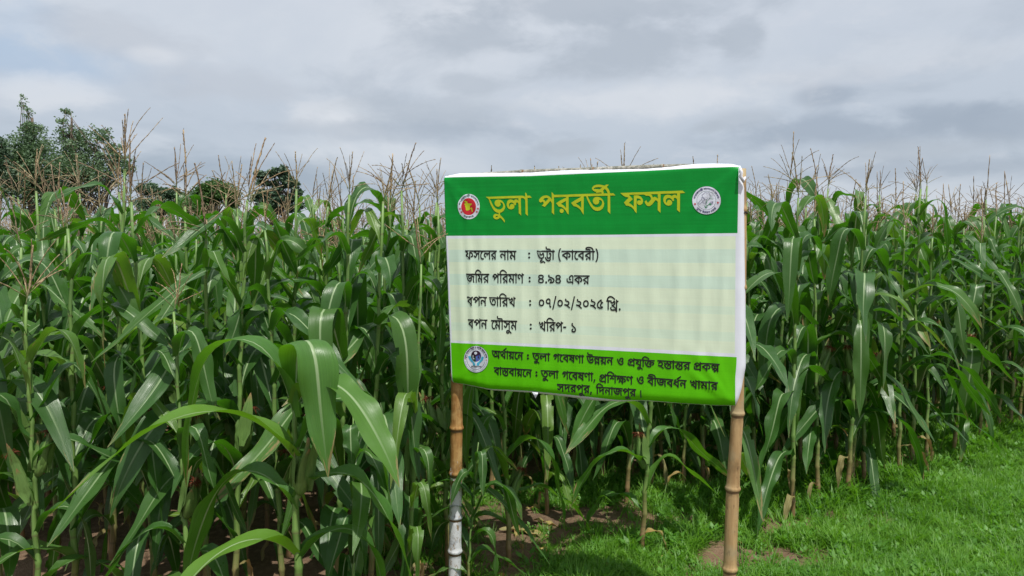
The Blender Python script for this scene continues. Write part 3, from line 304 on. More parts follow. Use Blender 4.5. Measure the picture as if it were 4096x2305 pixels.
12:508,622 505,647 499,666 488,681 474,691 453,697 428,699 288,699 248,700 214,703 188,708 165,715 145,724 127,736 111,751 97,768 86,788 79,809 74,833 73,859 73,872 74,885 76,898 78,912 152,907 150,896 149,886 148,877 148,869 149,848 152,830 158,814 167,802 178,792 191,784 207,778 227,774 252,772 283,771 407,771 440,770 468,767 491,763 511,756 528,747 544,734 554,722 563,708 570,690 575,671 578,648 580,622|722,622 722,551 356,551 356,372 358,347 365,330 376,319 393,316 412,319 432,328 447,338 461,350 477,366 493,385 511,407 529,433 589,442 609,410 625,378 638,345 648,312 654,278 656,245 653,204 644,167 628,132 607,101 580,75 548,53 509,37 466,27 417,24 374,27 333,34 294,47 257,66 222,90 189,122 166,149 143,181 122,217 101,258 82,302 63,352 46,406 29,465 105,485 123,419 143,360 163,307 184,262 207,222 231,188 257,161 284,138 323,117 366,104 413,100 462,104 503,118 536,140 561,169 575,204 580,243 579,272 574,297 568,320 558,340 548,358 535,373 581,392 561,360 540,332 520,308 499,288 478,271 456,258 436,249 415,244 394,242 372,244 351,248 332,257 317,268 307,279 298,292 290,308 284,328 280,357 279,393 279,551 -10,551 -10,622
365:614,622 614,551 509,551 509,193 432,193 432,313 445,253 418,284 391,313 364,340 337,363 310,383 282,399 255,411 228,419 200,421 179,419 161,414 147,405 136,393 130,378 128,361 132,340 144,320 156,307 175,296 198,285 161,214 129,231 101,252 78,276 60,303 50,333 46,366 48,391 54,413 64,434 78,451 95,466 116,478 138,486 163,491 189,493 225,491 258,484 290,474 319,459 348,441 375,420 401,396 427,371 453,343 435,344 434,363 433,384 432,406 432,428 432,551 -10,551 -10,622|224,204 259,202 292,194 323,182 352,166 379,147 405,124 430,97 455,69 479,38 462,-42 440,-12 416,17 392,44 368,69 342,90 316,108 290,122 262,130 234,133 208,130 188,120 177,106 173,86 177,68 188,52 201,44 217,35 237,27 202,-42 181,-33 162,-23 144,-10 129,3 116,18 106,34 98,51 94,69 92,87 94,111 100,132 111,151 125,167 141,180 160,190 180,198 202,202|509,203 509,-43 432,-43 432,31 435,74 433,98 432,122 432,147 432,172 432,202
18:509,629 557,625 596,612 628,590 652,561 666,525 671,483 668,452 660,423 646,397 628,373 606,351 579,331 549,313 516,297 480,282 449,354 490,370 525,387 554,406 574,427 587,453 591,482 589,505 582,524 570,538 554,549 534,556 509,558 485,557 463,553 441,546 420,537 401,527 384,516 369,503 356,490 345,476 334,457 331,439 334,424 341,412 350,405 365,399 386,395 365,321 330,330 302,343 280,360 264,380 254,404 251,431 253,454 260,477 272,500 287,522 306,543 328,564 353,582 381,598 410,611 442,621 475,627|681,225 674,173 654,129 620,92 574,64 518,48 453,42 407,45 363,53 320,67 279,87 240,114 204,147 177,177 152,210 128,249 106,291 84,338 64,390 45,446 28,507 103,529 124,461 145,399 168,344 192,295 218,252 246,216 275,186 306,161 352,137 401,123 455,118 495,121 529,130 559,144 582,166 595,193 600,228 597,253 589,275 574,294 556,311 534,326 509,338 589,373 616,355 639,335 657,311 670,285 678,256
224:765,622 765,551 660,551 660,0 583,0 583,396 605,332 578,370 553,404 530,434 508,461 486,484 466,504 445,520 425,534 404,544 383,550 360,555 337,556 311,554 287,549 264,541 243,530 224,517 205,501 187,484 171,466 155,447 147,445 163,454 178,460 195,464 213,465 249,462 277,451 298,434 313,411 322,385 325,356 325,345 324,335 323,326 321,320 304,326 316,339 327,351 338,363 350,375 363,387 376,400 500,516 549,463 265,195 206,250 288,328 252,285 222,262 232,274 240,286 248,298 255,319 258,343 254,366 243,383 224,394 199,398 183,397 168,394 153,388 137,380 61,452 88,486 115,517 143,544 171,569 201,590 231,606 262,619 295,626 330,629 366,627 400,620 430,608 460,592 489,571 518,546 546,515 576,481 606,441 588,446 586,471 584,498 583,517 583,537 583,558 583,688 636,688 659,622|660,-43 585,-43 578,-24 569,-8 560,6 549,18 536,27 523,34 500,41 475,43 441,42 407,39 374,34 341,30 306,27 269,26 245,27 220,29 194,33 169,39 144,48 121,59 100,74 81,92 66,115 54,142 47,175 45,212 46,229 47,248 50,268 54,287 131,277 128,264 125,248 124,230 123,211 125,185 131,163 140,145 154,130 171,118 191,109 214,103 240,99 269,98 300,99 331,102 362,106 393,111 425,114 458,115 483,114 506,109 528,102 548,92 567,78 583,61 583,151 660,151
45:636,622 636,551 531,551 531,0 454,0 425,36 394,69 361,98 325,125 286,149 243,170 196,188 143,202 84,212 48,303 69,317 91,330 113,343 136,356 159,368 182,380 206,392 229,403 252,414 225,433 196,450 164,466 130,480 91,492 48,502 79,570 81,551 -10,551 -10,622|454,551 135,551 114,560 142,552 170,541 198,528 226,513 252,497 278,480 300,464 320,448 336,432 341,376 317,365 291,353 266,341 240,328 214,316 190,303 166,290 145,278 125,265 113,280 168,270 218,257 264,240 305,220 343,197 378,172 410,144 441,115 470,83 457,79 456,101 455,124 454,148 454,171
287:486,528 533,524 571,512 602,493 623,467 637,434 641,396 638,368 631,342 618,318 600,295 578,275 552,257 523,240 492,225 457,212 427,282 467,296 501,311 528,327 548,345 560,367 564,393 562,412 555,428 544,440 528,450 508,455 483,457 461,456 439,453 418,447 399,440 381,431 364,422 350,411 338,400 328,389 317,373 314,358 316,346 324,336 338,328 364,322 344,248 310,256 283,268 262,284 247,302 238,324 235,350 237,372 244,393 256,414 271,435 289,454 311,472 336,488 362,502 392,513 422,521 454,526|654,170 647,121 627,80 594,46 549,20 495,5 432,0 389,2 347,10 306,22 267,40 230,63 194,92 169,119 145,149 123,183 101,221 81,263 62,310 44,361 28,417 104,440 123,379 142,323 163,274 186,231 209,194 235,162 262,135 292,114 334,93 381,80 433,76 471,79 505,86 534,99 555,117 569,142 573,172 570,194 562,213 548,230 530,245 509,258 485,268 565,303 591,287 613,268 631,246 644,223 651,197|759,473 797,469 830,458 857,438 878,413 890,383 894,349 893,328 888,308 882,287 871,267 855,247 835,229 809,212 777,197 738,183 714,255 744,265 770,276 791,289 807,304 816,321 819,341 817,362 810,378 798,390 784,398 768,402 751,404 729,402 707,395 686,384 663,367 638,341 609,307 575,336 595,368 615,395 634,418 654,435 674,450 694,460 715,467 737,472|940,622 940,551 -10,551 -10,622
51:242,500 291,497 334,488 370,474 399,454 423,432 441,406 454,379 461,352 464,325 458,274 438,231 406,195 374,174 335,158 289,147 236,141 246,152 277,142 308,130 341,115 374,98 408,80 442,60 476,38 508,15 540,-10 494,-63 454,-34 416,-7 380,16 346,38 312,57 279,75 245,91 210,106 173,119 134,131 92,143 46,154 61,223 84,217 107,212 128,208 152,206 178,204 207,204 251,206 287,212 316,221 340,233 357,248 370,265 378,283 383,301 385,320 381,353 368,380 346,402 318,417 285,427 247,430 225,429 205,427 189,423 170,414 158,402 150,388 148,370 148,362 150,354 152,345 154,338 81,323 76,338 73,354 71,370 70,384 72,407 80,428 92,447 109,463 129,476 152,486 180,494 209,498|175,465 169,486 159,504 145,522 126,536 102,548 73,556 97,601 143,589 177,574 204,557 224,539 239,519 249,495 254,468|540,622 540,551 -10,551 -10,622
435:504,305 461,309 422,321 388,340 360,366 336,399 317,437 329,439 323,418 316,396 306,375 295,355 281,337 266,322 247,310 226,302 202,300 183,301 165,305 147,310 130,319 113,331 96,346 79,366 61,389 42,417 103,453 121,424 137,403 150,390 170,380 191,376 214,380 234,392 245,405 255,423 263,446 269,475 274,510 276,551 345,551 351,527 358,504 366,482 375,461 386,442 398,424 412,409 428,396 444,385 463,377 484,373 506,371 528,373 545,379 560,390 570,404 576,421 578,442 576,467 569,491 558,514 543,537 526,557 508,575 588,591 599,581 609,569 620,554 629,539 638,522 645,504 651,484 654,464 655,442 651,401 638,367 617,340 588,321 550,309|738,622 738,551 -10,551 -10,622|431,-55 378,-52 326,-42 278,-26 243,-8 209,14 178,40 148,72 119,109 93,152 68,200 45,254 120,279 138,236 157,196 178,162 199,131 230,96 263,68 300,47 339,32 381,23 427,20 481,24 523,35 554,54 575,78 587,108 591,143 590,164 585,183 578,201 569,216 556,229 542,240 524,248 504,252 482,254 460,252 443,246 430,237 420,224 415,210 413,194 414,185 416,174 418,161 422,149 347,135 342,153 338,172 335,190 334,206 336,229 343,250 354,268 369,283 386,296 407,306 430,313 453,318 478,319 517,316 552,308 582,294 608,276 629,255 646,230 657,202 665,172 667,140 664,102 655,68 640,37 619,10 593,-13 560,-31 523,-44 480,-52
357:507,304 485,305 464,307 446,311 429,317 412,324 396,334 379,346 361,360 341,377 326,391 313,401 302,408 288,415 273,417 258,414 244,406 233,393 230,375 233,358 242,342 250,331 260,320 272,308 217,253 198,271 182,291 168,310 157,332 150,355 148,380 150,403 156,424 165,441 177,456 192,468 208,477 226,484 244,488 261,489 287,487 310,482 331,474 351,462 371,447 392,429 414,410 433,395 450,384 466,377 484,372 504,371 524,373 541,379 555,388 566,402 572,420 574,442 572,467 565,491 554,514 539,537 522,557 504,575 583,591 594,581 604,569 614,554 624,539 633,522 640,504 646,484 650,464 651,442 649,414 644,388 635,366 623,348 607,332 588,320 565,311 538,306|731,622 731,551 -10,551 -10,622|421,-55 365,-51 311,-41 260,-22 225,-4 191,20 158,50 128,84 99,125 72,172 47,225 24,284 99,307 117,261 136,218 157,180 178,146 209,108 243,76 281,52 322,34 368,24 417,20 471,24 513,35 544,54 565,78 577,108 581,143 580,164 575,183 568,201 559,216 546,229 532,240 514,248 494,252 472,254 450,252 433,246 420,237 410,224 405,210 403,194 404,185 406,174 408,161 412,149 337,135 332,153 328,172 325,190 324,206 326,229 333,250 344,268 359,283 376,296 397,306 420,313 443,318 468,319 507,316 542,308 572,294 598,276 619,255 636,230 647,202 655,172 657,140 654,102 645,68 630,37 609,10 583,-13 550,-31 513,-44 470,-52
410:758,622 758,551 653,551 653,-43 576,-43 576,107 578,123 577,144 576,166 576,191 576,220 576,379 585,338 563,358 541,375 518,391 495,403 472,411 448,413 428,410 408,400 398,389 392,373 390,352 390,346 390,338 391,330 392,323 327,318 323,340 316,359 306,376 294,392 280,404 264,414 248,422 229,426 210,428 185,426 165,420 149,410 137,396 130,380 128,361 130,342 136,325 145,311 158,298 176,286 198,275 160,204 138,215 118,228 100,242 85,258 71,275 60,294 52,316 48,339 46,365 48,391 55,414 66,435 82,454 101,469 123,482 148,492 175,498 203,500 225,499 246,496 265,492 283,485 300,476 316,465 332,452 346,436 360,418 344,417 353,437 366,454 384,468 403,477 424,483 446,485 475,483 503,475 529,463 554,447 578,430 601,411 578,418 577,438 576,454 576,471 576,491 576,551 -10,551 -10,622|374,261 401,260 427,255 452,248 475,237 497,224 519,208 540,189 562,167 584,142 606,115 629,86 653,53 602,18 581,48 560,74 542,98 523,119 506,137 488,152 471,165 453,175 435,183 417,189 397,192 377,193 345,191 314,183 286,172 260,156 235,140 213,122 205,121 221,130 237,135 254,138 274,139 303,136 326,128 342,114 354,97 361,78 363,57 363,48 362,40 362,33 360,28 265,-31 282,-16 293,-2 300,13 302,33 299,51 290,66 275,77 253,80 238,79 224,76 209,70 195,63 127,131 151,154 175,176 200,196 225,215 252,230 280,244 309,253 340,259|563,113 303,-94 254,-36 338,25 349,28 360,37 370,45 379,53 389,62 400,70 411,79 519,163
597:190,116 197,105 191,81 183,57 174,32 165,7 156,-19 146,-44 135,-69 124,-94 113,-119 46,-119 56,-79 65,-39 74,2 81,42 88,80 93,116
48:687,622 687,551 582,551 582,0 505,0 505,512 510,532 508,549 506,567 505,586 505,607 505,688 558,688 582,622|361,629 386,627 410,622 433,614 454,603 474,589 492,572 508,553 522,532 534,509 530,404 508,448 484,486 457,516 428,538 397,552 363,556 339,554 318,546 300,534 287,518 279,497 276,471 280,446 290,424 308,406 335,391 369,382 413,377 406,300 365,305 328,314 298,327 272,344 251,364 235,388 224,414 217,443 215,474 217,507 224,536 236,562 251,583 270,600 290,612 313,622 337,627|77,629 104,627 131,621 156,612 180,598 200,580 218,558 231,531 239,498 242,461 240,434 233,408 222,383 206,360 186,340 160,323 130,310 95,303 54,300 48,377 80,379 106,384 128,392 145,401 159,413 169,426 178,447 181,468 178,493 169,515 155,532 135,546 108,553 76,556 58,555 40,554 21,550 -1,545 -9,620 15,624 36,627 56,628
129:929,622 929,551 614,551 614,0 537,0 537,84 542,110 540,126 538,148 537,175 537,202 537,419 537,431 537,551 -10,551 -10,622|876,271 875,251 870,232 864,212 853,195 840,179 822,166 801,156 775,150 745,148 731,148 716,149 702,150 689,153 695,225 701,224 710,224 720,223 728,223 754,225 773,230 786,240 796,257 799,276 797,294 792,310 784,323 772,334 753,346 730,356 703,363 671,368 635,371 594,372 560,372 522,374 487,378 454,386 426,398 401,415 382,436 367,462 358,494 355,531 355,541 356,552 358,565 360,577 435,571 434,562 432,553 431,544 431,536 435,501 447,476 466,460 492,450 524,444 562,442 593,442 653,440 704,435 745,426 779,413 807,398 831,380 846,365 858,348 866,330 872,312 875,292|347,265 375,263 402,257 428,246 452,233 475,216 497,196 517,175 536,151 553,126 554,55 543,34 522,66 501,95 480,120 459,142 438,160 418,175 396,186 374,192 351,194 335,193 322,188 312,182 305,173 300,162 299,148 300,133 303,120 307,109 311,99 234,83 228,98 222,115 218,133 217,150 220,176 227,200 235,213 244,225 254,236 267,244 280,252 296,258 320,263|185,463 219,460 250,453 279,440 305,422 327,400 346,373 360,341 368,305 371,265 370,247 369,231 367,217 365,206 287,208 290,221 292,234 294,246 294,256 293,278 290,299 284,320 276,340 265,357 252,372 235,383 214,390 190,392 163,388 144,378 134,362 131,342 132,334 134,324 136,314 140,304 62,288 56,303 52,319 49,334 48,349 50,374 58,396 66,409 75,421 86,432 99,441 113,449 129,455 146,459 165,462|123,405 125,414 126,424 126,436 126,449 124,476 117,503 106,530 90,553 69,570 42,582 135,602 156,583 173,562 186,539 195,514 200,484 202,450 202,437 200,424 199,413 197,400
38:606,622 606,551 501,551 501,0 424,0 402,39 374,76 342,110 305,142 265,171 221,196 175,217 126,232 76,243 37,339 85,367 135,394 185,420 236,444 287,467 340,488 393,507 447,524 424,482 424,622|424,474 445,446 406,433 367,418 326,402 285,384 244,366 204,346 166,326 130,304 167,294 205,280 245,263 285,242 322,218 358,190 390,159 417,125 438,88 429,88 427,111 426,134 424,159 424,189|240,629 252,629 266,628 280,626 293,624 287,552 280,553 272,554 263,554 251,554 224,551 204,542 192,527 188,509 191,492 198,478 211,464 230,452 258,438 293,423 233,378 209,391 187,404 167,418 150,433 135,449 124,466 116,484 111,503 109,524 111,542 115,559 123,575 134,590 148,603 166,614 187,622 212,627
37:613,622 613,551 159,551 159,253 145,273 173,302 203,330 236,357 271,382 308,406 347,428 388,449 431,468 475,486 540,422 528,399 518,376 510,354 503,332 497,309 492,285 489,260 488,233 487,205 488,173 491,141 495,111 502,80 511,46 522,10 447,-7 436,31 427,69 419,106 413,144 410,182 409,222 410,249 412,274 415,299 420,322 425,344 432,364 439,381 446,397 453,410 465,405 427,389 390,370 354,349 318,326 283,301 248,273 213,243 177,210 141,175 82,215 82,551 -10,551 -10,622
369:468,308 446,309 427,311 409,314 392,319 376,326 360,335 343,346 325,360 305,377 290,391 277,401 266,408 252,415 237,417 222,414 208,406 197,393 194,375 197,358 206,342 214,331 224,320 236,308 181,253 162,271 146,291 132,310 121,332 114,355 112,380 114,403 120,424 129,441 141,456 156,468 172,477 190,484 208,488 225,489 251,487 274,482 295,474 315,462 335,447 356,429 378,410 397,395 414,384 430,377 448,372 468,371 488,373 505,379 519,388 530,402 536,420 538,442 536,467 529,491 518,514 503,537 486,557 467,575 547,591 558,581 568,569 578,554 588,539 597,522 604,504 610,484 614,464 615,442 611,402 598,368 576,342 547,323 511,312|703,622 703,551 -10,551 -10,622|456,370 478,369 498,367 515,363 530,358 544,351 556,343 568,332 579,320 587,306 593,288 597,265 598,236 598,-117 521,-117 513,-90 503,-68 489,-51 472,-39 453,-32 431,-30 413,-30 394,-32 375,-34 355,-37 335,-40 314,-42 293,-45 270,-46 245,-47 225,-46 204,-44 182,-40 160,-34 138,-25 117,-13 98,2 81,22 66,45 55,73 48,106 46,145 47,167 49,191 52,214 56,235 133,223 129,207 126,190 125,170 124,146 126,114 133,88 144,68 158,53 174,42 192,35 210,31 228,28 245,27 264,28 284,29 303,32 322,34 341,37 360,40 388,43 414,44 435,43 455,38 474,32 492,21 507,7 521,-11 521,229 520,252 516,268 511,281 502,290 493,296 482,300 468,303 451,304 426,302 402,294 386,287 372,278 360,268 348,258 338,247 330,236 322,218 319,202 321,190 328,178 342,171 368,168 380,168 390,169 398,170 408,171 415,102 404,99 390,96 373,95 352,94 334,95 316,99 298,104 283,113 269,123 257,136 248,152 243,171 241,192 243,212 249,233 258,254 271,274 286,293 305,312 326,328 349,342 374,354 400,363 428,368
6:123,314 164,287 204,257 242,224 279,188 313,150 346,111 375,71 401,31 424,-8 359,-41 332,0 305,37 278,72 250,105 220,136 188,166 154,194 116,222 73,250|78,486 80,512 86,536 96,558 110,576 127,592 147,605 169,614 193,620 219,622 245,620 269,614 291,605 311,592 328,576 342,558 352,536 358,512 360,486 358,460 352,436 342,414 328,395 311,379 291,366 269,357 245,351 219,349 193,351 169,357 147,366 127,379 110,395 96,414 86,435 80,459|147,486 149,465 156,447 168,433 182,422 200,416 219,414 239,416 256,423 271,434 282,448 289,466 291,486 289,507 282,524 271,538 256,549 239,555 219,557 200,555 182,548 168,538 156,523 149,506
32:722,622 722,551 356,551 356,372 358,347 365,330 376,319 393,316 412,319 432,328 447,338 461,350 477,366 493,385 511,407 529,433 589,442 609,410 625,378 638,345 648,312 654,278 656,245 653,204 644,167 628,132 607,101 580,75 548,53 509,37 466,27 417,24 374,27 333,34 294,47 257,66 222,90 189,122 166,149 143,181 122,217 101,258 82,302 63,352 46,406 29,465 105,485 123,419 143,360 163,307 184,262 207,222 231,188 257,161 284,138 323,117 366,104 413,100 462,104 503,118 536,140 561,169 575,204 580,243 579,272 574,297 568,320 558,340 548,358 535,373 581,392 561,360 540,332 520,308 499,288 478,271 456,258 436,249 415,244 394,242 372,244 351,248 332,257 317,268 307,279 298,292 290,308 284,328 280,357 279,393 279,551 -10,551 -10,622
"""
RUN_DATA = """
ফসলের=41,0,0;50,838,0;61,1520,0;47,1866,0;46,2597,0
নাম=39,0,0;54,604,0;44,870,0
ভূট্টা=43,0,0;58,606,0;324,721,0;54,1369,0
(কাবেরী)=593,0,0;20,419,0;54,1226,0;61,1492,0;42,1838,0;46,2434,0;56,3030,0;594,3296,0
জমির=27,0,0;55,917,0;44,1183,0;46,1805,0
পরিমাণ=40,0,0;55,716,0;46,982,0;44,1578,0;54,2200,0;34,2466,0
৪.৯৪=79,0,0;599,592,0;84,860,0;79,1452,0
একর=16,0,0;20,758,0;46,1565,0
বপন=42,0,0;40,596,0;39,1312,0
তারিখ=35,0,0;54,707,0;55,973,0;46,1239,0;21,1835,0
০৭/০২/২০২৫=75,0,0;82,592,0;600,1184,0;75,1633,0;77,2225,0;600,2817,0;77,3266,0;75,3858,0;77,4450,0;80,5042,0
খ্রি.=55,0,0;204,266,0;599,962,0
মৌসুম=61,0,0;44,346,0;67,968,0;50,1234,0;57,1916,0;44,1916,0
খরিপ-=21,0,0;55,696,0;46,962,0;40,1558,0;598,2274,0
১=76,0,0
অর্থায়নে=8,0,0;36,893,0;131,1477,0;54,1538,0;70,1804,0;61,2430,0;39,2776,0
তুলা=35,0,0;57,599,0;47,707,0;54,1438,0
গবেষণা=22,0,0;61,656,0;42,1002,0;49,1598,0;34,2231,0;54,2851,0
উন্নয়ন=12,0,0;365,712,0;70,1316,0;39,1942,0
ও=18,0,0
প্রযুক্তি=224,0,0;45,755,0;57,1381,0;55,1381,0;287,1647,0
হস্তান্তর=51,0,0;435,530,0;54,1258,0;357,1524,0;46,2245,0
প্রকল্প=224,0,0;20,755,0;410,1562,0
বাস্তবায়নে=42,0,0;54,596,0;435,862,0;42,1590,0;54,2186,0;70,2452,0;61,3078,0;39,3424,0
গবেষণা,=22,0,0;61,656,0;42,1002,0;49,1598,0;34,2231,0;54,2851,0;597,3117,0
প্রশিক্ষণ=224,0,0;55,755,0;48,1021,0;129,1698,0;34,2617,0
বীজবর্ধন=42,0,0;56,596,0;27,862,0;42,1779,0;38,2375,0;131,2971,0;39,2971,0
খামার=21,0,0;54,696,0;44,962,0;54,1584,0;46,1850,0
সদরপুর,=50,0,0;37,682,0;46,1285,0;40,1881,0;57,2597,0;46,2597,0;597,3193,0
দিনাজপুর=55,0,0;37,266,0;39,869,0;54,1473,0;27,1739,0;40,2656,0;57,3372,0;46,3372,0
গণপ্রজাতন্ত্রী বাংলাদেশ সরকার=22,0,0;34,656,0;224,1276,0;27,2031,0;54,2948,0;35,3214,0;369,3921,0;56,4614,0;42,5140,0;54,5736,0;6,6002,0;47,6440,0;54,7171,0;61,7437,0;37,7783,0;48,8386,0;50,9323,0;46,10005,0;20,10601,0;54,11408,0;46,11674,0
গণপ্রজাতন্ত্রী বাংলাদেশ=22,0,0;34,656,0;224,1276,0;27,2031,0;54,2948,0;35,3214,0;369,3921,0;56,4614,0;42,5140,0;54,5736,0;6,6002,0;47,6440,0;54,7171,0;61,7437,0;37,7783,0;48,8386,0
সরকার=50,0,0;46,682,0;20,1278,0;54,2085,0;46,2351,0
তুলা উন্নয়ন বোর্ড=35,0,0;57,599,0;47,707,0;54,1438,0;12,1964,0;365,2676,0;70,3280,0;39,3906,0;61,4770,0;42,5116,0;54,5712,0;32,5978,0;131,6516,0
তুলা গবেষণা উন্নয়ন ও প্রযুক্তি হস্তান্তর প্রকল্প=35,0,0;57,599,0;47,707,0;54,1438,0;22,1964,0;61,2620,0;42,2966,0;49,3562,0;34,4195,0;54,4815,0;12,5341,0;365,6053,0;70,6657,0;39,7283,0;18,8147,0;224,9145,0;45,9900,0;57,10526,0;55,10526,0;287,10792,0;51,11982,0;435,12512,0;54,13240,0;357,13506,0;46,14227,0;224,15083,0;20,15838,0;410,16645,0
"""

# ------------------------------------------------------------------ ground
def edge_y(x):
    """front edge of the corn field"""
    P = [(-12, -3.2), (-3.0, 2.0), (-1.7, 2.55), (-0.9, 2.95), (0.0, 3.42), (0.65, 3.66), (1.85, 4.35), (3.17, 5.3), (4.05, 6.0), (8, 9.6), (30, 30)]
    for (a, b), (c, d_) in zip(P, P[1:]):
        if x <= c: return b + (d_ - b) * (x - a) / (c - a)
    return P[-1][1]
def gz(x, y):
    h = 0.030 * noise.noise(Vector((x * 0.9, y * 0.9, 0))) + 0.012 * noise.noise(Vector((x * 4, y * 4, 3)))
    if 0 < y < 12 and abs(x) < 12: h += 0.006 * noise.noise(Vector((x * 14, y * 14, 5)))
    dd = y - edge_y(x)
    h += 0.05 * math.exp(-((dd - 0.45) / 0.4) ** 2)          # low ridge the rows stand on
    return h
def axis(lo, hi, near_lo, near_hi, step, far):
    a = list(np.arange(near_lo, near_hi, step)); s = step; v = near_hi
    while v < hi: a.append(v); s *= far; v += s
    a.append(hi); s = step; v = near_lo - step
    while v > lo: a.insert(0, v); s *= far; v -= s
    a.insert(0, lo); return a
xs = axis(-700, 700, -3.5, 5.5, 0.05, 1.22); ys = axis(-30, 1500, 2.2, 8.0, 0.05, 1.22)
gv = [(x, y, gz(x, y)) for y in ys for x in xs]; nx = len(xs)
gf = [(j * nx + i, j * nx + i + 1, (j + 1) * nx + i + 1, (j + 1) * nx + i) for j in range(len(ys) - 1) for i in range(nx - 1)]
m, t = material('soil'); oc = t.n('ShaderNodeTexCoord').outputs['Object']
a = t.noise(oc, 1.6, 6, 0.6); b = t.noise(oc, 28.0, 6, 0.7); c3 = t.noise(oc, 140.0, 3, 0.7)
c = t.mix(t.ramp(a, 0.35, 0.65), (0.200, 0.128, 0.080), (0.130, 0.085, 0.055))
c = t.mix(t.math('MULTIPLY', t.ramp(b, 0.42, 0.7), 0.6), c, (0.27, 0.19, 0.125))
c = t.mix(t.math('MULTIPLY', t.ramp(c3, 0.55, 0.7), 0.6), c, (0.07, 0.045, 0.03))
M_SOIL = finish(m, t, t.n('ShaderNodeBsdfPrincipled', ins={'Base Color': c, 'Roughness': 0.93, 'Specular IOR Level': 0.15,
    'Normal': bump(t, t.math('ADD', b, t.math('MULTIPLY', c3, 0.4)), 0.8, 0.03)}).outputs[0])
ground = obj('ground', mesh('ground', gv, gf, mats=[M_SOIL])); tag(ground, kind='structure')

# ------------------------------------------------------------------ sign
YAW = math.atan2(0.386, 1.0)
P0 = at(2955, 1152, 2.77)
Dv = Vector((math.cos(YAW), -math.sin(YAW), 0)); Nv = Vector((-math.sin(YAW), -math.cos(YAW), 0)); Zv = Vector((0, 0, 1))
def on_plane(px, py, off=0.0):
    """photograph pixel -> (s, z) on the banner plane, z is world height"""
    r = ray(px, py); C = Vector((0, 0, EYE)); k = (P0 + Nv * off - C).dot(Nv) / r.dot(Nv); p = C + r * k
    return (p - P0).dot(Dv), p.z
def sz(s, z, off=0.0): return P0 + Dv * s + Vector((0, 0, z - P0.z)) + Nv * off
def lin(P, v):
    if v <= P[0][0]: return P[0][1]
    for (a, b), (c, d_) in zip(P, P[1:]):
        if v <= c: return b + (d_ - b) * (v - a) / (c - a)
    return P[-1][1]
S_L = on_plane(1780, 950)[0]; S_R = on_plane(2950, 950)[0]; Z_T = on_plane(2400, 690)[1]; Z_B = on_plane(2400, 1590)[1]
def wr(s, z):
    """relief of the tensioned cloth"""
    u = (s - S_L) / (S_R - S_L); v = (z - Z_B) / (Z_T - Z_B)
    h = 0
    mid = math.exp(-((v - 0.42) / 0.30) ** 2)
    for k, (u0, wd, am, sl) in enumerate(((.06, .012, 2.0, .03), (.10, .010, 2.6, .05), (.145, .012, 1.8, .02), (.20, .015, 1.3, .03), (.29, .012, 1.1, .0), (.36, .015, 2.2, .02),
            (.43, .012, 1.4, .0), (.50, .02, 1.6, -.02), (.58, .014, 1.0, .0), (.66, .02, 1.2, -.03), (.74, .016, 1.1, -.02), (.82, .018, 2.0, -.03), (.90, .014, 1.8, -.04), (.96, .012, 1.2, -.03))):
        x = u - u0 - sl * (0.5 - v); h += am * 0.0021 * math.exp(-(x / wd) ** 2) * (0.25 + mid)
    # pulls running out of the corners
    for cu, cv, ang, am in ((0, 1, -58, 3.5), (0, 1, -40, 2.5), (1, 1, 222, 3.0), (1, 1, 238, 3.4), (1, 0, 128, 4.6), (1, 0, 143, 3.8), (0, 0, 35, 1.6), (1, 0, 112, 2.5)):
        dx = (u - cu) * 1.3; dy = (v - cv) * 0.95; a = R(ang); al = dx * math.cos(a) + dy * math.sin(a); ac = -dx * math.sin(a) + dy * math.cos(a)
        if al > 0: h += am * 0.001 * math.exp(-(ac / (0.006 + al * 0.07)) ** 2) * math.exp(-((al - 0.14) / 0.13) ** 2)
    h += 0.0016 * noise.noise(Vector((s * 7, z * 3, 0))) + 0.0007 * noise.noise(Vector((s * 30, z * 14, 2)))
    return h
def print_mat(name, colr, alt=None, streak=0.14, rough=0.42):
    m, t = material(name); oc = t.n('ShaderNodeTexCoord').outputs['Object']; x, y, z = t.sep(oc)
    lines = t.noise(t.comb(t.math('MULTIPLY', x, 1.2), t.math('MULTIPLY', y, 1.2), t.math('MULTIPLY', z, 130.0)), 1.0, 3, 0.7)
    blot = t.noise(t.comb(t.math('MULTIPLY', x, 5.0), 0.0, t.math('MULTIPLY', z, 18.0)), 1.0, 4, 0.6)
    c = t.mix(t.math('MULTIPLY', t.ramp(lines, 0.35, 0.7), streak), colr, alt or tuple(v * 0.7 for v in colr))
    c = t.mix(t.math('MULTIPLY', t.ramp(lines, 0.68, 0.76), streak * 1.5), c, tuple(min(1, v * 1.5 + 0.02) for v in colr))
    c = t.mix(t.math('MULTIPLY', t.ramp(blot, 0.4, 0.7), streak * 0.8), c, tuple(v * 0.72 for v in colr))
    weave = t.noise(t.comb(t.math('MULTIPLY', x, 160.0), t.math('MULTIPLY', y, 160.0), t.math('MULTIPLY', z, 160.0)), 1.0, 1, 0.5)
    cre = t.noise(t.comb(t.math('MULTIPLY', x, 46.0), 0.0, t.math('MULTIPLY', z, 7.0)), 1.0, 3, 0.6)
    p = t.n('ShaderNodeBsdfPrincipled', ins={'Base Color': c, 'Roughness': rough, 'Specular IOR Level': 0.22,
            'Normal': bump(t, t.math('ADD', t.math('MULTIPLY', weave, 0.12), cre), 0.35, 0.003)})
    tl = t.n('ShaderNodeBsdfTranslucent', ins={'Color': c})
    return finish(m, t, t.n('ShaderNodeMixShader', ins={0: 0.10, 1: p.outputs[0], 2: tl.outputs[0]}).outputs[0])
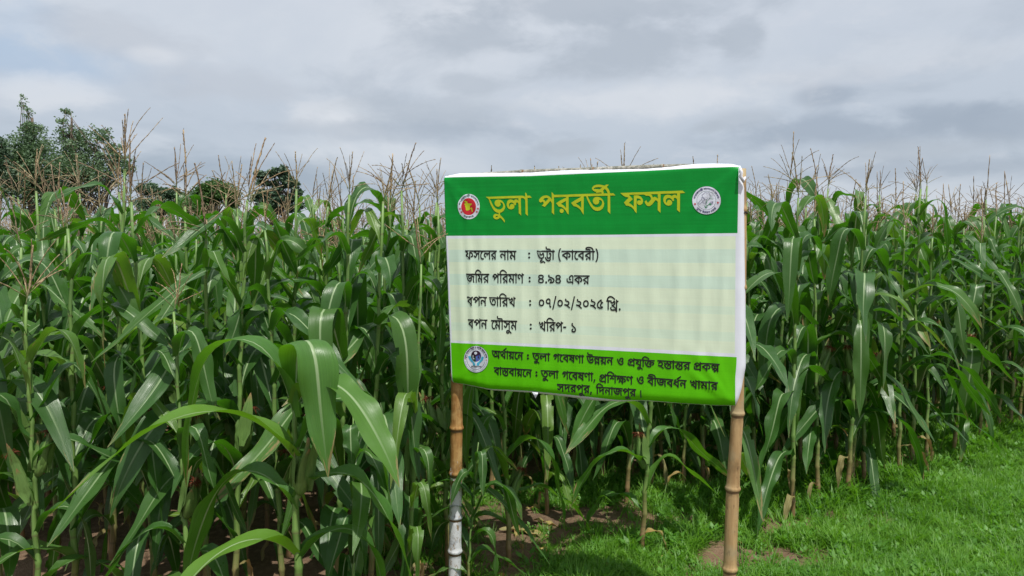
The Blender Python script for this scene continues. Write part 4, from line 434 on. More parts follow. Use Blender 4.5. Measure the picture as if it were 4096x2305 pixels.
PM = {'white': print_mat('vinyl_white', (0.78, 0.82, 0.90), streak=0.04),
      'green': print_mat('print_green', (0.002, 0.300, 0.036), (0.001, 0.22, 0.024), 0.5),
      'pale': print_mat('print_pale_green', (0.76, 0.88, 0.67), streak=0.10), 'band': print_mat('print_band_green', (0.65, 0.83, 0.69), streak=0.10),
      'band2': print_mat('print_faint_band', (0.70, 0.86, 0.68), streak=0.10), 'lime': print_mat('print_lime', (0.115, 0.56, 0.003), (0.09, 0.47, 0.002), 0.3)}
PK = list(PM); PMATS = [PM[k] for k in PK]

# horizontal print lines, photograph pixels (4096 wide)
HL = [[(1775, 704.5), (1827, 694.5), (1900, 693), (2124, 688.7), (2240, 681), (2311, 677.5), (2400, 677.5), (2570, 674.5), (2673, 667), (2775, 656), (2850, 654.5), (2925, 656), (2955, 664), (2985, 690)],
      [(1775, 710), (2124, 704.5), (2311, 696), (2622, 681.5), (2775, 674), (2955, 667), (2985, 690)],
      [(1784, 944), (2400, 940), (2950, 933), (2980, 933)],
      [(1784, 955), (2941, 945), (2980, 945)],
      [(1800, 1362), (2400, 1386), (2941, 1415), (2980, 1417)],
      [(1800, 1371), (2400, 1400), (2947, 1429), (2980, 1431)],
      [(1806, 1532.7), (1855, 1538.6), (1958, 1558), (2124, 1566), (2329, 1586), (2468, 1602), (2596, 1605), (2724, 1616), (2852, 1624), (2940, 1625), (2978, 1600)],
      [(1806, 1535), (1858, 1544), (1958, 1566), (2124, 1576), (2250, 1591), (2360, 1606), (2468, 1612), (2560, 1608), (2724, 1619), (2852, 1627), (2940, 1628), (2978, 1603)]]
def xl(y): return lin([(690, 1775), (944, 1783), (1100, 1790), (1372, 1800), (1535, 1806)], y)
def xr(y): return lin([(655, 2955), (933, 2950), (1415, 2947), (1455, 2946), (1514, 2941), (1630, 2941)], y)
def xm(y): return lin([(655, 2956), (671, 2958), (705, 2962), (748, 2973), (980, 2975), (1360, 2978), (1473, 2978), (1524, 2968), (1555, 2965), (1606, 2953), (1628, 2942)], y)
rows = []      # each row: (function index pair, fraction, back fold)
def seg(i, fr): rows.extend((i, f) for f in fr)
seg(0, [0, .5]); seg(1, list(np.linspace(0, 1, 26)[:-1])); seg(2, [0, .5])
body = [0, .11, .23, .346, .455, .60, .67, .82, .90, 1.0]
bd = []
for a_, b_ in zip(body, body[1:]): bd += list(np.linspace(a_, b_, 5)[:-1])
seg(3, bd); seg(4, [0, .5]); seg(5, list(np.linspace(0, 1, 19)[:-1])); seg(6, [0, .5]); seg(7, [0])
cols = [0.0, 0.003, 0.0065] + list(np.linspace(0.012, 0.9935, 120)) + [0.9965, 1.0] + [1.25, 1.5, 1.75, 2.0]
BV = []; BM = []
nC = len(cols)
for (i, f) in rows:
    for cx in cols:
        x = 2400.0
        for _ in range(3):     # y depends on x and x on y
            y0 = lin(HL[i], x); y1 = lin(HL[min(i + 1, 7)], x); y = y0 + (y1 - y0) * f
            l, r_, mm = xl(y), xr(y), xm(y)
            x = l + (r_ - l) * cx if cx <= 1 else r_ + (mm - r_) * (cx - 1)
        s, z = on_plane(x, y)
        e = 0.0
        zt = on_plane(x, lin(HL[0], x))[1]; zb = on_plane(x, lin(HL[7], x))[1]
        for dist, rr in ((zt - z, 0.020), (z - zb, 0.035)):
            if dist < rr: q = 1 - dist / rr; e -= rr * 0.75 * (1 - math.sqrt(max(0, 1 - q * q)))
        if cx > 1: q = cx - 1; e -= 0.016 * (1 - math.sqrt(max(0, 1 - q * q)))
        BV.append(sz(s, z, wr(s, z) + e) - P0)
BF = []
for j in range(len(rows) - 1):
    i, f = rows[j]
    for k in range(nC - 1):
        BF.append((j * nC + k, (j + 1) * nC + k, (j + 1) * nC + k + 1, j * nC + k + 1))
        cm = (cols[k] + cols[k + 1]) / 2
        if i in (0, 2, 4, 6) or cm > 1: mt = 'white'
        elif i == 1: mt = 'green'
        elif i == 5: mt = 'lime' if cm > 0.0035 else 'white'
        else:
            b_ = sum(f >= q - 1e-6 for q in body) - 1
            mt = ('pale', 'band', 'pale', 'band', 'pale', 'band2', 'pale', 'band2', 'pale')[min(b_, 8)]
            if cm < 0.0065 or cm > 0.9935: mt = 'white'
        BM.append(PK.index(mt))
# the cloth goes on round the frame: top, bottom, right and left returns
def ret(idx, dirv, depth):
    global BV
    prev = idx
    for q in range(1, 4):
        new = []
        for n_, ix in enumerate(idx):
            p = BV[ix] - Nv * depth * q / 3 + dirv * (0.003 * math.sin(q * 1.1))
            new.append(len(BV)); BV.append(p)
        for a_, b_, c_, d2 in zip(prev, prev[1:], new, new[1:]): BF.append((a_, b_, d2, c_)); BM.append(0)
        prev = new
nR = len(rows)
ret([k for k in range(nC)], Zv, 0.04); ret([(nR - 1) * nC + k for k in range(nC)][::-1], -Zv, 0.045)
ret([j * nC + nC - 1 for j in range(nR)], Dv, 0.030); ret([j * nC for j in range(nR)][::-1], -Dv, 0.035)
sign = empty('field_sign', tuple(P0 * 1.0)); sign.location.z = 0
sign.location = (P0.x, P0.y, 0)
tag(sign, 'green and white cloth banner sign with Bengali lettering stretched between two bamboo posts', 'sign')
OFF = Vector((0, 0, P0.z))
banner = obj('banner', mesh('banner', BV, BF, mats=PMATS, mi=BM), sign, loc=OFF)

# ---- lettering ----
GLYPHS = {}
for ln in GLYPH_DATA.strip().split('\n'):
    g, r_ = ln.split(':'); GLYPHS[int(g)] = [[tuple(map(int, p.split(','))) for p in c_.split(' ')] for c_ in r_.split('|')]
RUNS = {}
for ln in RUN_DATA.strip().split('\n'):
    k_, r_ = ln.split('='); RUNS[k_] = [tuple(map(int, p.split(','))) for p in r_.split(';')]
def bolden(c, e):
    n = len(c); out = []
    for i in range(n):
        p0, p1, p2 = Vector(c[i - 1]), Vector(c[i]), Vector(c[(i + 1) % n])
        a_ = (p1 - p0); b_ = (p2 - p1)
        if a_.length < 1e-6 or b_.length < 1e-6: out.append(tuple(p1)); continue
        a_.normalize(); b_.normalize(); na = Vector((-a_.y, a_.x)); nb = Vector((-b_.y, b_.x)); nn = na + nb
        if nn.length < 0.3: nn = na * 1.0
        else: nn = nn.normalized() / max(0.6, nn.normalized().dot(na))
        out.append(tuple(p1 + nn * e))
    return out
def tessellate(contours, evenodd=False, step=0.009):
    V = []; E_ = []
    ax = [p[0] for c in contours for p in c]; ay = [p[1] for c in contours for p in c]
    for c in contours:
        o = len(V); V += [Vector(p) for p in c]; E_ += [(o + i, o + (i + 1) % len(c)) for i in range(len(c))]
    V += [Vector((x, y)) for x in np.arange(min(ax) + step * .37, max(ax), step) for y in np.arange(min(ay) + step * .41, max(ay), step)]
    ov, oe, of, _, _, _ = delaunay_2d_cdt(V, E_, [], 0, 1e-7)
    segs = np.array([(c[i][0], c[i][1], c[(i + 1) % len(c)][0], c[(i + 1) % len(c)][1]) for c in contours for i in range(len(c))])
    keep = []
    for f in of:
        x = sum(ov[i].x for i in f) / len(f); y = sum(ov[i].y for i in f) / len(f)
        up = (segs[:, 1] <= y) & (segs[:, 3] > y); dn = (segs[:, 1] > y) & (segs[:, 3] <= y)
        cr = (segs[:, 2] - segs[:, 0]) * (y - segs[:, 1]) - (x - segs[:, 0]) * (segs[:, 3] - segs[:, 1])
        wn = int((up & (cr > 0)).sum() - (dn & (cr < 0)).sum())
        if (abs(wn) % 2 == 1) if evenodd else wn != 0: keep.append(tuple(f))
    return [(v.x, v.y) for v in ov], keep
def run_contours(text, e=0.0):
    out = []
    for g, x, y in RUNS[text]:
        for c in GLYPHS[g]:
            c = [(p[0] + x, p[1] + y) for p in c]; out.append(bolden(c, e) if e else c)
    return out
def print_piece(name, polys, off, evenodd=False, parent=None):
    """polys: list of (contours already as (s,z), material)"""
    V = []; Fc = []; M_ = []; mats = []
    for contours, mt in polys:
        if mt not in mats: mats.append(mt)
        v, f = tessellate(contours, evenodd)
        o = len(V); V += v; Fc += [tuple(i + o for i in q) for q in f]; M_ += [mats.index(mt)] * len(f)
    V3 = [sz(s, z, wr(s, z) + off) - P0 for s, z in V]
    # face towards the reader
    F2 = []
    for f in Fc:
        a_, b_, c_ = V3[f[0]], V3[f[1]], V3[f[2]]
        F2.append(f if (b_ - a_).cross(c_ - a_).dot(Nv) > 0 else f[::-1])
    return obj(name, mesh(name, V3, F2, mats=mats, mi=M_), parent or banner)
def text_sz(text, x0, x1, yt0, yt1, yb0, e=16, top=622):
    """fit a shaped word between two photograph columns; yt headline left/right, yb0 foot line left"""
    cs = run_contours(text, e); xa = min(p[0] for c in cs for p in c); xb = max(p[0] for c in cs for p in c)
    A = Vector(on_plane(x0, yt0)); B = Vector(on_plane(x1, yt1)); C_ = Vector(on_plane(x0, yb0))
    ex = (B - A) / (xb - xa); ey = Vector((0, (A - C_).y / top))
    return [[tuple(A + ex * (p[0] - xa) + ey * (p[1] - top)) for p in c] for c in cs]
def circ(cx, cy, r1, r2=None, n=20):
    return [on_plane(cx + r1 * math.cos(2 * math.pi * i / n), cy + (r2 or r1) * math.sin(2 * math.pi * i / n)) for i in range(n)]
M_INK = plain('ink_black', (0.012, 0.012, 0.012), 0.45, 0.1); M_GOLD = plain('ink_yellow_green', (0.46, 0.53, 0.006), 0.45, 0.12, 30)
M_GOLDL = plain('ink_light_yellow', (0.47, 0.56, 0.05), 0.45, 0.1)
M_RED = plain('ink_red', (0.50, 0.012, 0.02), 0.45, 0.15, 30); M_DOT = plain('ink_dark_green', (0.015, 0.09, 0.05), 0.5, 0.1)
M_WHITE = plain('ink_white', (0.66, 0.70, 0.79), 0.45, 0.08, 20); M_NAVY = plain('ink_violet', (0.035, 0.025, 0.12), 0.5, 0.1)
M_CYAN = plain('ink_cyan', (0.06, 0.42, 0.62), 0.5, 0.15); M_EM = plain('ink_emerald', (0.02, 0.22, 0.08), 0.5, 0.1)
M_PLUM = plain('ink_plum', (0.03, 0.008, 0.03), 0.5, 0.1); M_FOREST = plain('ink_forest', (0.012, 0.06, 0.025), 0.5, 0.1); M_BLUE = plain('ink_blue', (0.07, 0.075, 0.36), 0.5, 0.1)

# title, traced letter shapes (even-odd outlines)
r1 = lambda L: [(1940 + x / 10.355, 760 + y / 10.355) for x, y in L]
r2 = lambda L: [(2140 + x / 12.94, 760 + y / 12.94) for x, y in L]
r3 = lambda L: [(2280 + x / 10.355, 725 + y / 10.355) for x, y in L]
r4 = lambda L: [(2470 + x / 12.94, 750 + y / 12.94) for x, y in L]
r5 = lambda L: [(2600 + x / 12.94, 745 + y / 12.94) for x, y in L]
W1 = [r1([(40,288),(200,288),(700,268),(1200,250),(1540,243),(1590,250),(1640,275),(1672,305),(1668,200),(1668,105),(1715,140),(1735,190),(1752,242),(1860,240),(1945,325),(1762,335),(1768,600),(1775,1080),(1680,990),(1678,700),(1672,450),(1660,400),(1620,355),(1570,340),(1490,342),(1490,500),(1505,1065),(1405,970),(1400,700),(1390,570),(1355,525),(1320,520),(1290,545),(1285,615),(1235,650),(1220,620),(1190,570),(1140,530),(1080,522),(1030,545),(1000,600),(1000,670),(1030,705),(1040,650),(1065,605),(1110,585),(1165,588),(1205,615),(1225,660),(1222,720),(1195,770),(1130,805),(1050,808),(980,780),(930,720),(905,640),(905,560),(930,470),(990,410),(1070,393),(1150,415),(1195,455),(1230,410),(1280,392),(1340,405),(1390,455),(1390,348),(1000,352),(600,362),(205,375),(205,390),(235,420),(300,560),(370,690),(450,770),(520,805),(600,820),(670,800),(730,750),(760,680),(755,600),(720,545),(680,520),(635,525),(650,570),(655,620),(625,670),(570,703),(510,698),(450,660),(415,600),(408,530),(430,460),(490,415),(570,400),(650,415),(720,460),(780,530),(820,610),(842,700),(820,790),(770,870),(700,925),(625,950),(630,1040),(700,1105),(770,1180),(825,1260),(820,1360),(750,1270),(680,1190),(620,1150),(580,1190),(500,1225),(420,1210),(365,1160),(350,1090),(375,1030),(430,995),(500,995),(570,1020),(570,960),(490,935),(410,885),(340,800),(270,670),(210,530),(170,400),(150,370)]),
      r1([(440,1105),(480,1080),(530,1080),(545,1095),(520,1120),(460,1130)])]
W2 = [r2([(855,120),(920,155),(950,200),(975,250),(1020,262),(1600,250)]) + r3([(200,545),(700,530),(1320,512),(1310,480),(1290,465),(1060,492),(1105,450),(1040,435),(960,395),(915,330),(920,260),(990,190),(1100,150),(1220,145),(1330,162),(1440,190),(1500,145),(1610,145),(1525,245),(1590,320),(1640,420),(1660,505),(1790,500),(1885,590),(1665,600),(1670,1360),(1565,1250),(1560,605),(1200,612),(745,628),(745,650),(800,770),(880,920),(970,1040),(1060,1085),(1150,1088),(1240,1060),(1310,990),(1335,910),(1325,830),(1275,785),(1205,780),(1215,850),(1190,920),(1130,965),(1060,970),(990,930),(950,860),(950,780),(990,700),(1060,660),(1140,652),(1240,675),(1330,740),(1390,830),(1420,930),(1405,1040),(1350,1140),(1260,1210),(1150,1235),(1050,1220),(950,1160),(870,1060),(790,920),(720,770),(672,632),(575,632),(570,1390),(510,1300),(440,1190),(350,1110),(250,1055),(155,1040),(50,900),(200,800),(350,720),(465,655),(440,640),(0,648)]) +
      r2([(1740,362),(1745,1275),(1690,1240),(1600,1080),(1500,970),(1380,890),(1230,860),(1100,690),(1300,560),(1500,455),(1620,395),(1620,360),(1000,385),(980,390),(985,700),(995,1290),(870,1170),(880,900),(880,700),(850,640),(795,570),(650,730),(515,880),(360,815),(440,740),(455,670),(420,605),(300,655),(240,620),(215,560),(240,480),(320,380),(430,310),(560,285),(670,300),(780,370),(875,490),(870,300)]),
      r3([(248,930),(470,815),(470,1110),(380,1020)]), r2([(430,490),(500,425),(600,410),(700,455),(545,610),(500,540)]), r2([(1345,720),(1605,570),(1615,950),(1500,820)]),
      r2([(1390 + 105 * math.cos(i * .393), 1090 + 108 * math.sin(i * .393)) for i in range(16)]),
      r3([(985,300),(1040,262),(1180,248),(1335,262),(1240,340),(1100,330),(1000,325)]), r3([(1445,320),(1510,390),(1550,470),(1565,510),(1400,510),(1390,440),(1370,395)])]
W3 = [r4([(150,290),(800,265),(1400,245)]) + r5([(550,272),(1100,255),(1690,235),(1825,355),(1560,375),(1555,1360),(1405,1235),(1410,900),(1405,690),(1360,625),(1290,605),(1240,630),(1235,690),(1255,745),(1170,785),(1150,720),(1080,645),(1000,615),(910,625),(840,680),(815,770),(835,840),(870,860),(890,790),(940,725),(1010,705),(1080,725),(1135,790),(1155,860),(1130,940),(1060,1000),(950,1015),(840,980),(750,900),(700,800),(690,680),(720,560),(800,475),(900,445),(1010,455),(1090,490),(1130,525),(1190,465),(1260,440),(1340,460),(1405,520),(1405,378),(800,392),(550,402),(545,1385),(400,1240),(405,960),(405,800),(300,715),(200,830),(100,960),(0,1030)]) +
      r4([(1620,975),(1530,950),(1460,870),(1405,745),(1490,665),(1530,750),(1580,800),(1660,720),(1740,620),(1720,520),(1660,450),(1590,430),(1470,435),(1400,385),(1360,372),(600,385),(700,500),(790,620),(590,800),(700,870),(850,1000),(850,420),(980,408),(1100,420),(1220,490),(1300,600),(1325,720),(1290,840),(1200,910),(1100,905),(1030,850),(1010,770),(1040,700),(1130,665),(1215,690),(1190,620),(1120,580),(995,570),(990,900),(990,1340),(920,1270),(830,1120),(720,1020),(590,960),(450,945),(335,785),(450,670),(580,540),(520,510),(430,495),(320,440),(220,360)]),
      r5([(60,420),(405,415),(405,650),(330,590),(250,545),(145,595),(120,510)])]
for wd in (W1, W2, W3):
    print_piece('lettering', [([[on_plane(x, y) for x, y in c] for c in wd], M_GOLD)], 0.0012, True)
A3 = lambda x: 1740 + x / 3.1415
B3 = lambda y: 940 + y / 3.1415
body_text = [
 ('ফসলের', 380, 780, 196, 198, 305), ('নাম', 812, 1024, 199, 201, 310), ('ভূট্টা', 1283, 1508, 198, 200, 306), ('(কাবেরী)', 1552, 2055, 200, 204, 308),
 ('জমির', 392, 683, 488, 490, 597), ('পরিমাণ', 722, 1120, 491, 494, 602), ('৪.৯৪', 1300, 1588, 500, 504, 603), ('একর', 1655, 1945, 506, 511, 612),
 ('বপন', 402, 655, 776, 781, 886), ('তারিখ', 680, 1015, 783, 791, 892), ('০৭/০২/২০২৫', 1310, 2118, 797, 812, 908), ('খ্রি.', 2155, 2335, 822, 830, 938),
 ('বপন', 415, 662, 1060, 1066, 1170), ('মৌসুম', 705, 1035, 1070, 1080, 1182), ('খরিপ-', 1312, 1650, 1092, 1102, 1204), ('১', 1715, 1776, 1108, 1112, 1222)]
lines = {}
for k_, (tx, x0, x1, y0, y1, yb) in enumerate(body_text):
    lines.setdefault(0 if k_ < 4 else 1 if k_ < 8 else 2 if k_ < 12 else 3, []).append((text_sz(tx, A3(x0), A3(x1), B3(y0), B3(y1), B3(yb)), M_INK))
for k_, (cx, ya, yb) in enumerate(((1184, 233, 283), (1190, 538, 583), (1197, 830, 878), (1205, 1127, 1176))):
    lines[k_] += [([circ(A3(cx), B3(ya), 4.2), circ(A3(cx), B3(yb), 4.2)], M_INK)]
for k_ in range(4):
    for wd in lines[k_]: print_piece('lettering', [wd], 0.0012)
A4 = lambda x: 1740 + x / 3.903
A5 = lambda x: 2340 + x / 3.903
B4 = lambda y: 1340 + y / 3.903
B5 = lambda y: 1360 + y / 3.903
foot = [
 (0, 4, 'অর্থায়নে', 888, 1385, 243, 272, 356), (0, 4, 'তুলা', 1520, 1800, 280, 294, 392), (0, 4, 'গবেষণা', 1845, 2330, 297, 324, 410), (0, 5, 'উন্নয়ন', 22, 445, 248, 274, 362), (0, 5, 'ও', 500, 606, 276, 280, 392),
 (0, 5, 'প্রযুক্তি', 668, 1090, 292, 320, 400), (0, 5, 'হস্তান্তর', 1130, 1652, 316, 348, 430), (0, 5, 'প্রকল্প', 1700, 2105, 350, 374, 464),
 (1, 4, 'বাস্তবায়নে', 918, 1515, 504, 542, 618), (1, 4, 'তুলা', 1655, 1935, 550, 566, 662), (1, 4, 'গবেষণা,', 1985, 2505, 570, 600, 688), (1, 5, 'প্রশিক্ষণ', 225, 752, 536, 576, 654), (1, 5, 'ও', 805, 918, 570, 574, 690),
 (1, 5, 'বীজবর্ধন', 970, 1590, 586, 630, 704), (1, 5, 'খামার', 1640, 2080, 634, 660, 752),
 (2, 4, 'সদরপুর,', 1905, 2452, 764, 794, 880), (2, 5, 'দিনাজপুর', 170, 800, 728, 770, 840)]
lines = {0: [], 1: [], 2: []}
for k_, rg, tx, x0, x1, y0, y1, yb in foot:
    A_, B_ = (A4, B4) if rg == 4 else (A5, B5)
    lines[k_].append((text_sz(tx, A_(x0), A_(x1), B_(y0), B_(y1), B_(yb), e=22), M_INK))
for k_, cx, ya, yb in ((0, 1453, 318, 366), (1, 1587, 582, 632)):
    lines[k_] += [([circ(A4(cx), B4(ya), 4.3), circ(A4(cx), B4(yb), 4.3)], M_INK)]
lines[2].append(([[on_plane(A5(862), B5(785)), on_plane(A5(879), B5(787)), on_plane(A5(881), B5(905)), on_plane(A5(864), B5(903))]], M_INK))
for k_ in range(3):
    for wd in lines[k_]: print_piece('lettering', [wd], 0.0012)

# ---- round emblems ----
def ring_text(text, cx, cy, rx, ry, a0, a1, hgt, e=18, inward=False):
    """bend a word along an ellipse; angles in degrees clockwise from the top; hgt letter height in px"""
    cs = run_contours(text, e); xa = min(p[0] for c in cs for p in c); xb = max(p[0] for c in cs for p in c)
    out = []
    for c in cs:
        q = []
        for x, y in c:
            a_ = R(a0 + (a1 - a0) * (x - xa) / (xb - xa)); rr = 1 + (y - 311) / 622 * hgt / rx * (-1 if inward else 1)
            q.append(on_plane(cx + rx * rr * math.sin(a_), cy - ry * rr * math.cos(a_)))
        out.append(q)
    return out
def star(cx, cy, r_, rot=0):
    return [on_plane(cx + (r_ if i % 2 == 0 else r_ * .42) * math.sin(math.pi * i / 5 + rot), cy - (r_ if i % 2 == 0 else r_ * .42) * math.cos(math.pi * i / 5 + rot)) for i in range(10)]
def strip(pts, wd):
    """thick line as outline, px"""
    a_ = []; b_ = []
    for i, p in enumerate(pts):
        q0 = pts[max(0, i - 1)]; q1 = pts[min(len(pts) - 1, i + 1)]; dx, dy = q1[0] - q0[0], q1[1] - q0[1]; L = math.hypot(dx, dy) or 1
        a_.append((p[0] - dy / L * wd / 2, p[1] + dx / L * wd / 2)); b_.append((p[0] + dy / L * wd / 2, p[1] - dx / L * wd / 2))
    return [on_plane(*p) for p in a_ + b_[::-1]]
def emblem(layers):
    root = None
    for k_, (polys, eo) in enumerate(layers):
        o = print_piece('emblem' if root is None else 'emblem_print', polys, 0.0010 + 0.0004 * k_, eo)
        root = root or o
    # join the layers of one emblem into a single printed disc
    me = bpy.data.meshes.new('emblem'); V = []; Fc = []; M_ = []; mats = []
    objs = [o for o in banner.children if o.name.startswith('emblem_print') or o == root]
    for o in objs:
        off = len(V); V += [tuple(v.co) for v in o.data.vertices]
        for p in o.data.polygons:
            mt = o.data.materials[p.material_index]
            if mt not in mats: mats.append(mt)
            Fc.append(tuple(i + off for i in p.vertices)); M_.append(mats.index(mt))
    for o in objs: bpy.data.objects.remove(o)
    return obj('emblem', mesh('emblem', V, Fc, mats=mats, mi=M_, smooth=False), banner)
z7 = lambda L: [on_plane(1780 + x / 9.06, 740 + y / 9.06) for x, y in L]
land = [(715,590),(740,570),(760,588),(800,600),(822,598),(825,645),(850,670),(900,678),(995,680),(975,720),(930,750),(915,790),(915,820),(935,850),(965,845),(985,790),(1000,860),(1018,975),(985,982),(968,900),(950,872),(920,878),(895,910),(850,928),(790,935),(775,900),(765,830),(745,790),(748,745),(708,705),(740,672),(770,655),(725,615)]
cx, cy = 1876.6, 826.9
emblem([([([circ(cx, cy, 44, 50.5, 36)], M_WHITE)], True),
        ([([circ(cx - .5, cy, 29.5, 34, 30)], M_RED)] + [([star(x, y, 5.5)], M_RED) for x, y in ((1842, 836), (1847.5, 849), (1913.5, 835), (1908.5, 848))] +
         [(ring_text('গণপ্রজাতন্ত্রী বাংলাদেশ', cx, cy, 36.5, 42, -83, 84, 6.5), M_DOT), (ring_text('সরকার', cx, cy, 37, 42.5, 213, 149, 6.0, inward=True), M_DOT)], False),
        ([([z7(land)], M_GOLD)], False)])
cx, cy = 2826.5, 802.2
z8 = lambda L: [(2720 + x / 9.06, 720 + y / 9.06) for x, y in L]
line = lambda L, mt, wd=1.1: ([strip(z8(L), wd)], mt)
emblem([([([circ(cx, cy, 58, 56.8, 40)], M_NAVY)], True), ([([circ(cx, cy, 57, 55.8, 40)], M_WHITE)], True),
        ([([circ(cx - .6, cy + .3, 38.5, 37.8, 36), circ(cx - .6, cy + .3, 37.6, 36.9, 36)], M_DOT)], True),
        ([(ring_text('গণপ্রজাতন্ত্রী বাংলাদেশ সরকার', cx, cy, 48, 46.5, -82, 80, 6.6, 22), M_NAVY), (ring_text('তুলা উন্নয়ন বোর্ড', cx, cy, 48, 47.5, 232, 128, 7.0, 22, True), M_NAVY),
          ([star(2780.5, 816.5, 6.0)], M_RED), ([star(2872, 811.5, 6.0)], M_RED),
          line([(810,580),(800,540),(850,520),(880,480),(930,455),(980,480),(1040,462),(1075,500),(1090,540),(1110,560),(1100,620),(1075,680),(1020,700),(990,690),(960,715),(920,710),(890,680),(830,630),(810,580)], M_NAVY, 1.2),
          line([(790,720),(775,640),(830,650),(880,680),(900,730)], M_NAVY), line([(660,850),(720,770),(790,725),(850,740),(820,800),(740,860),(700,880),(660,850)], M_NAVY),
          line([(880,750),(830,790),(860,850),(930,885),(945,830),(900,750)], M_NAVY), line([(950,1030),(955,900),(965,720)], M_EM, 1.6), line([(965,830),(1000,750),(1080,690),(1150,665),(1215,665),(1190,710),(1110,700)], M_EM, .9),
          line([(1095,680),(1105,600),(1150,575),(1165,600),(1140,650)], M_EM, .8), line([(975,950),(1050,890),(1120,910)], M_EM, 2.6), ([[on_plane(*p) for p in z8([(1050,890),(1080,830),(1130,870),(1140,915)])]], M_EM),
          line([(1085,830),(1130,785),(1205,775),(1200,850),(1140,910)], M_NAVY), line([(1110,850),(1200,790)], M_NAVY), line([(1125,880),(1205,810)], M_NAVY),
          ([[on_plane(*p) for p in z8([(885,910),(940,990),(945,1030),(905,1000)])]], M_EM), ([[on_plane(*p) for p in z8([(1020,965),(960,1030),(965,990)])]], M_EM)], False)])
cx, cy = 1905.5, 1436.9
z6 = lambda L: [(1740 + x / 7.25, 1350 + y / 7.25) for x, y in L]
pz = lambda L, mt: ([[on_plane(*p) for p in z6(L)]], mt)
def arc(cx_, cy_, rx, ry, a0, a1, n=14): return [(cx_ + rx * math.cos(R(a0 + (a1 - a0) * i / n)), cy_ + ry * math.sin(R(a0 + (a1 - a0) * i / n))) for i in range(n + 1)]
hand = [(960,540),(985,550),(990,520),(1005,545),(1035,530),(1060,620),(1110,690),(1170,740),(1190,810),(1115,808),(1110,740),(1050,700),(1000,640)]
hand2 = [(1440,560),(1415,570),(1410,540),(1390,560),(1365,545),(1340,630),(1290,690),(1230,740),(1220,810),(1295,812),(1305,745),(1350,710),(1400,650)]
emblem([([([circ(cx, cy, 49, 54, 40)], M_PLUM)], True), ([([circ(cx, cy, 48, 53, 40)], M_WHITE)], True),
        ([([circ(cx - .5, cy, 37.5, 41.5, 36), circ(cx - .5, cy, 36.5, 40.5, 36)], M_PLUM)], True),
        ([(ring_text('তুলা গবেষণা উন্নয়ন ও প্রযুক্তি হস্তান্তর প্রকল্প', cx, cy, 42.5, 47.5, -84, 84, 5.6, 26), M_PLUM),
          ([star(1862.5, 1434.5, 3.2)], M_RED), ([star(1948, 1440, 3.2)], M_RED),
          pz(arc(1198, 535, 147, 160, 150, 390), M_PLUM), pz([(1198, 535)] + arc(1198, 535, 147, 160, 90, 200), M_FOREST), pz([(1198, 535)] + arc(1198, 535, 147, 160, -18, 90), M_BLUE),
          pz(hand, M_CYAN), pz(hand2, M_CYAN), (text_sz('তুলা উন্নয়ন বোর্ড', 1886, 1927, 1463.5, 1465, 1468, 26), M_INK)], False),
        ([([circ(1740 + (1190 + 26 * math.cos(k * 1.257)) / 7.25, 1350 + (452 + 26 * math.sin(k * 1.257)) / 7.25, 2.6, n=8)], M_WHITE) for k in range(5)] +
         [([circ(1740 + (1265 + 44 * math.cos(k * .785)) / 7.25, 1350 + (585 + 44 * math.sin(k * .785)) / 7.25, 1.2, n=6)], M_CYAN) for k in range(8)] +
         [pz([(1100,520),(1125,505),(1130,560),(1115,590),(1175,625),(1110,630),(1105,600)], M_WHITE)], False)])
# small latin ring text of the lower emblem
tcu = bpy.data.curves.new('ring', 'FONT'); tcu.body = 'Development of Cotton Research and Technology Transfer Project'; tcu.size = 1; tcu.resolution_u = 1
to = bpy.data.objects.new('ring', tcu); COL.objects.link(to); bpy.context.view_layer.update()
tm = bpy.data.meshes.new_from_object(to.evaluated_get(bpy.context.evaluated_depsgraph_get())); tw = max(v.co.x for v in tm.vertices)
V3 = []
for v in tm.vertices:
    a_ = R(-100 - 160 * v.co.x / tw); rr = 1 - (v.co.y - 0.35) * 0.115
    s, z = on_plane(cx + 42.7 * rr * math.sin(a_), cy - 47.5 * rr * math.cos(a_)); V3.append(sz(s, z, wr(s, z) + 0.003) - P0)
o = obj('lettering', mesh('lettering', V3, [tuple(p.vertices) for p in tm.polygons], mats=[M_DOT], smooth=False), banner)
bpy.data.objects.remove(to)

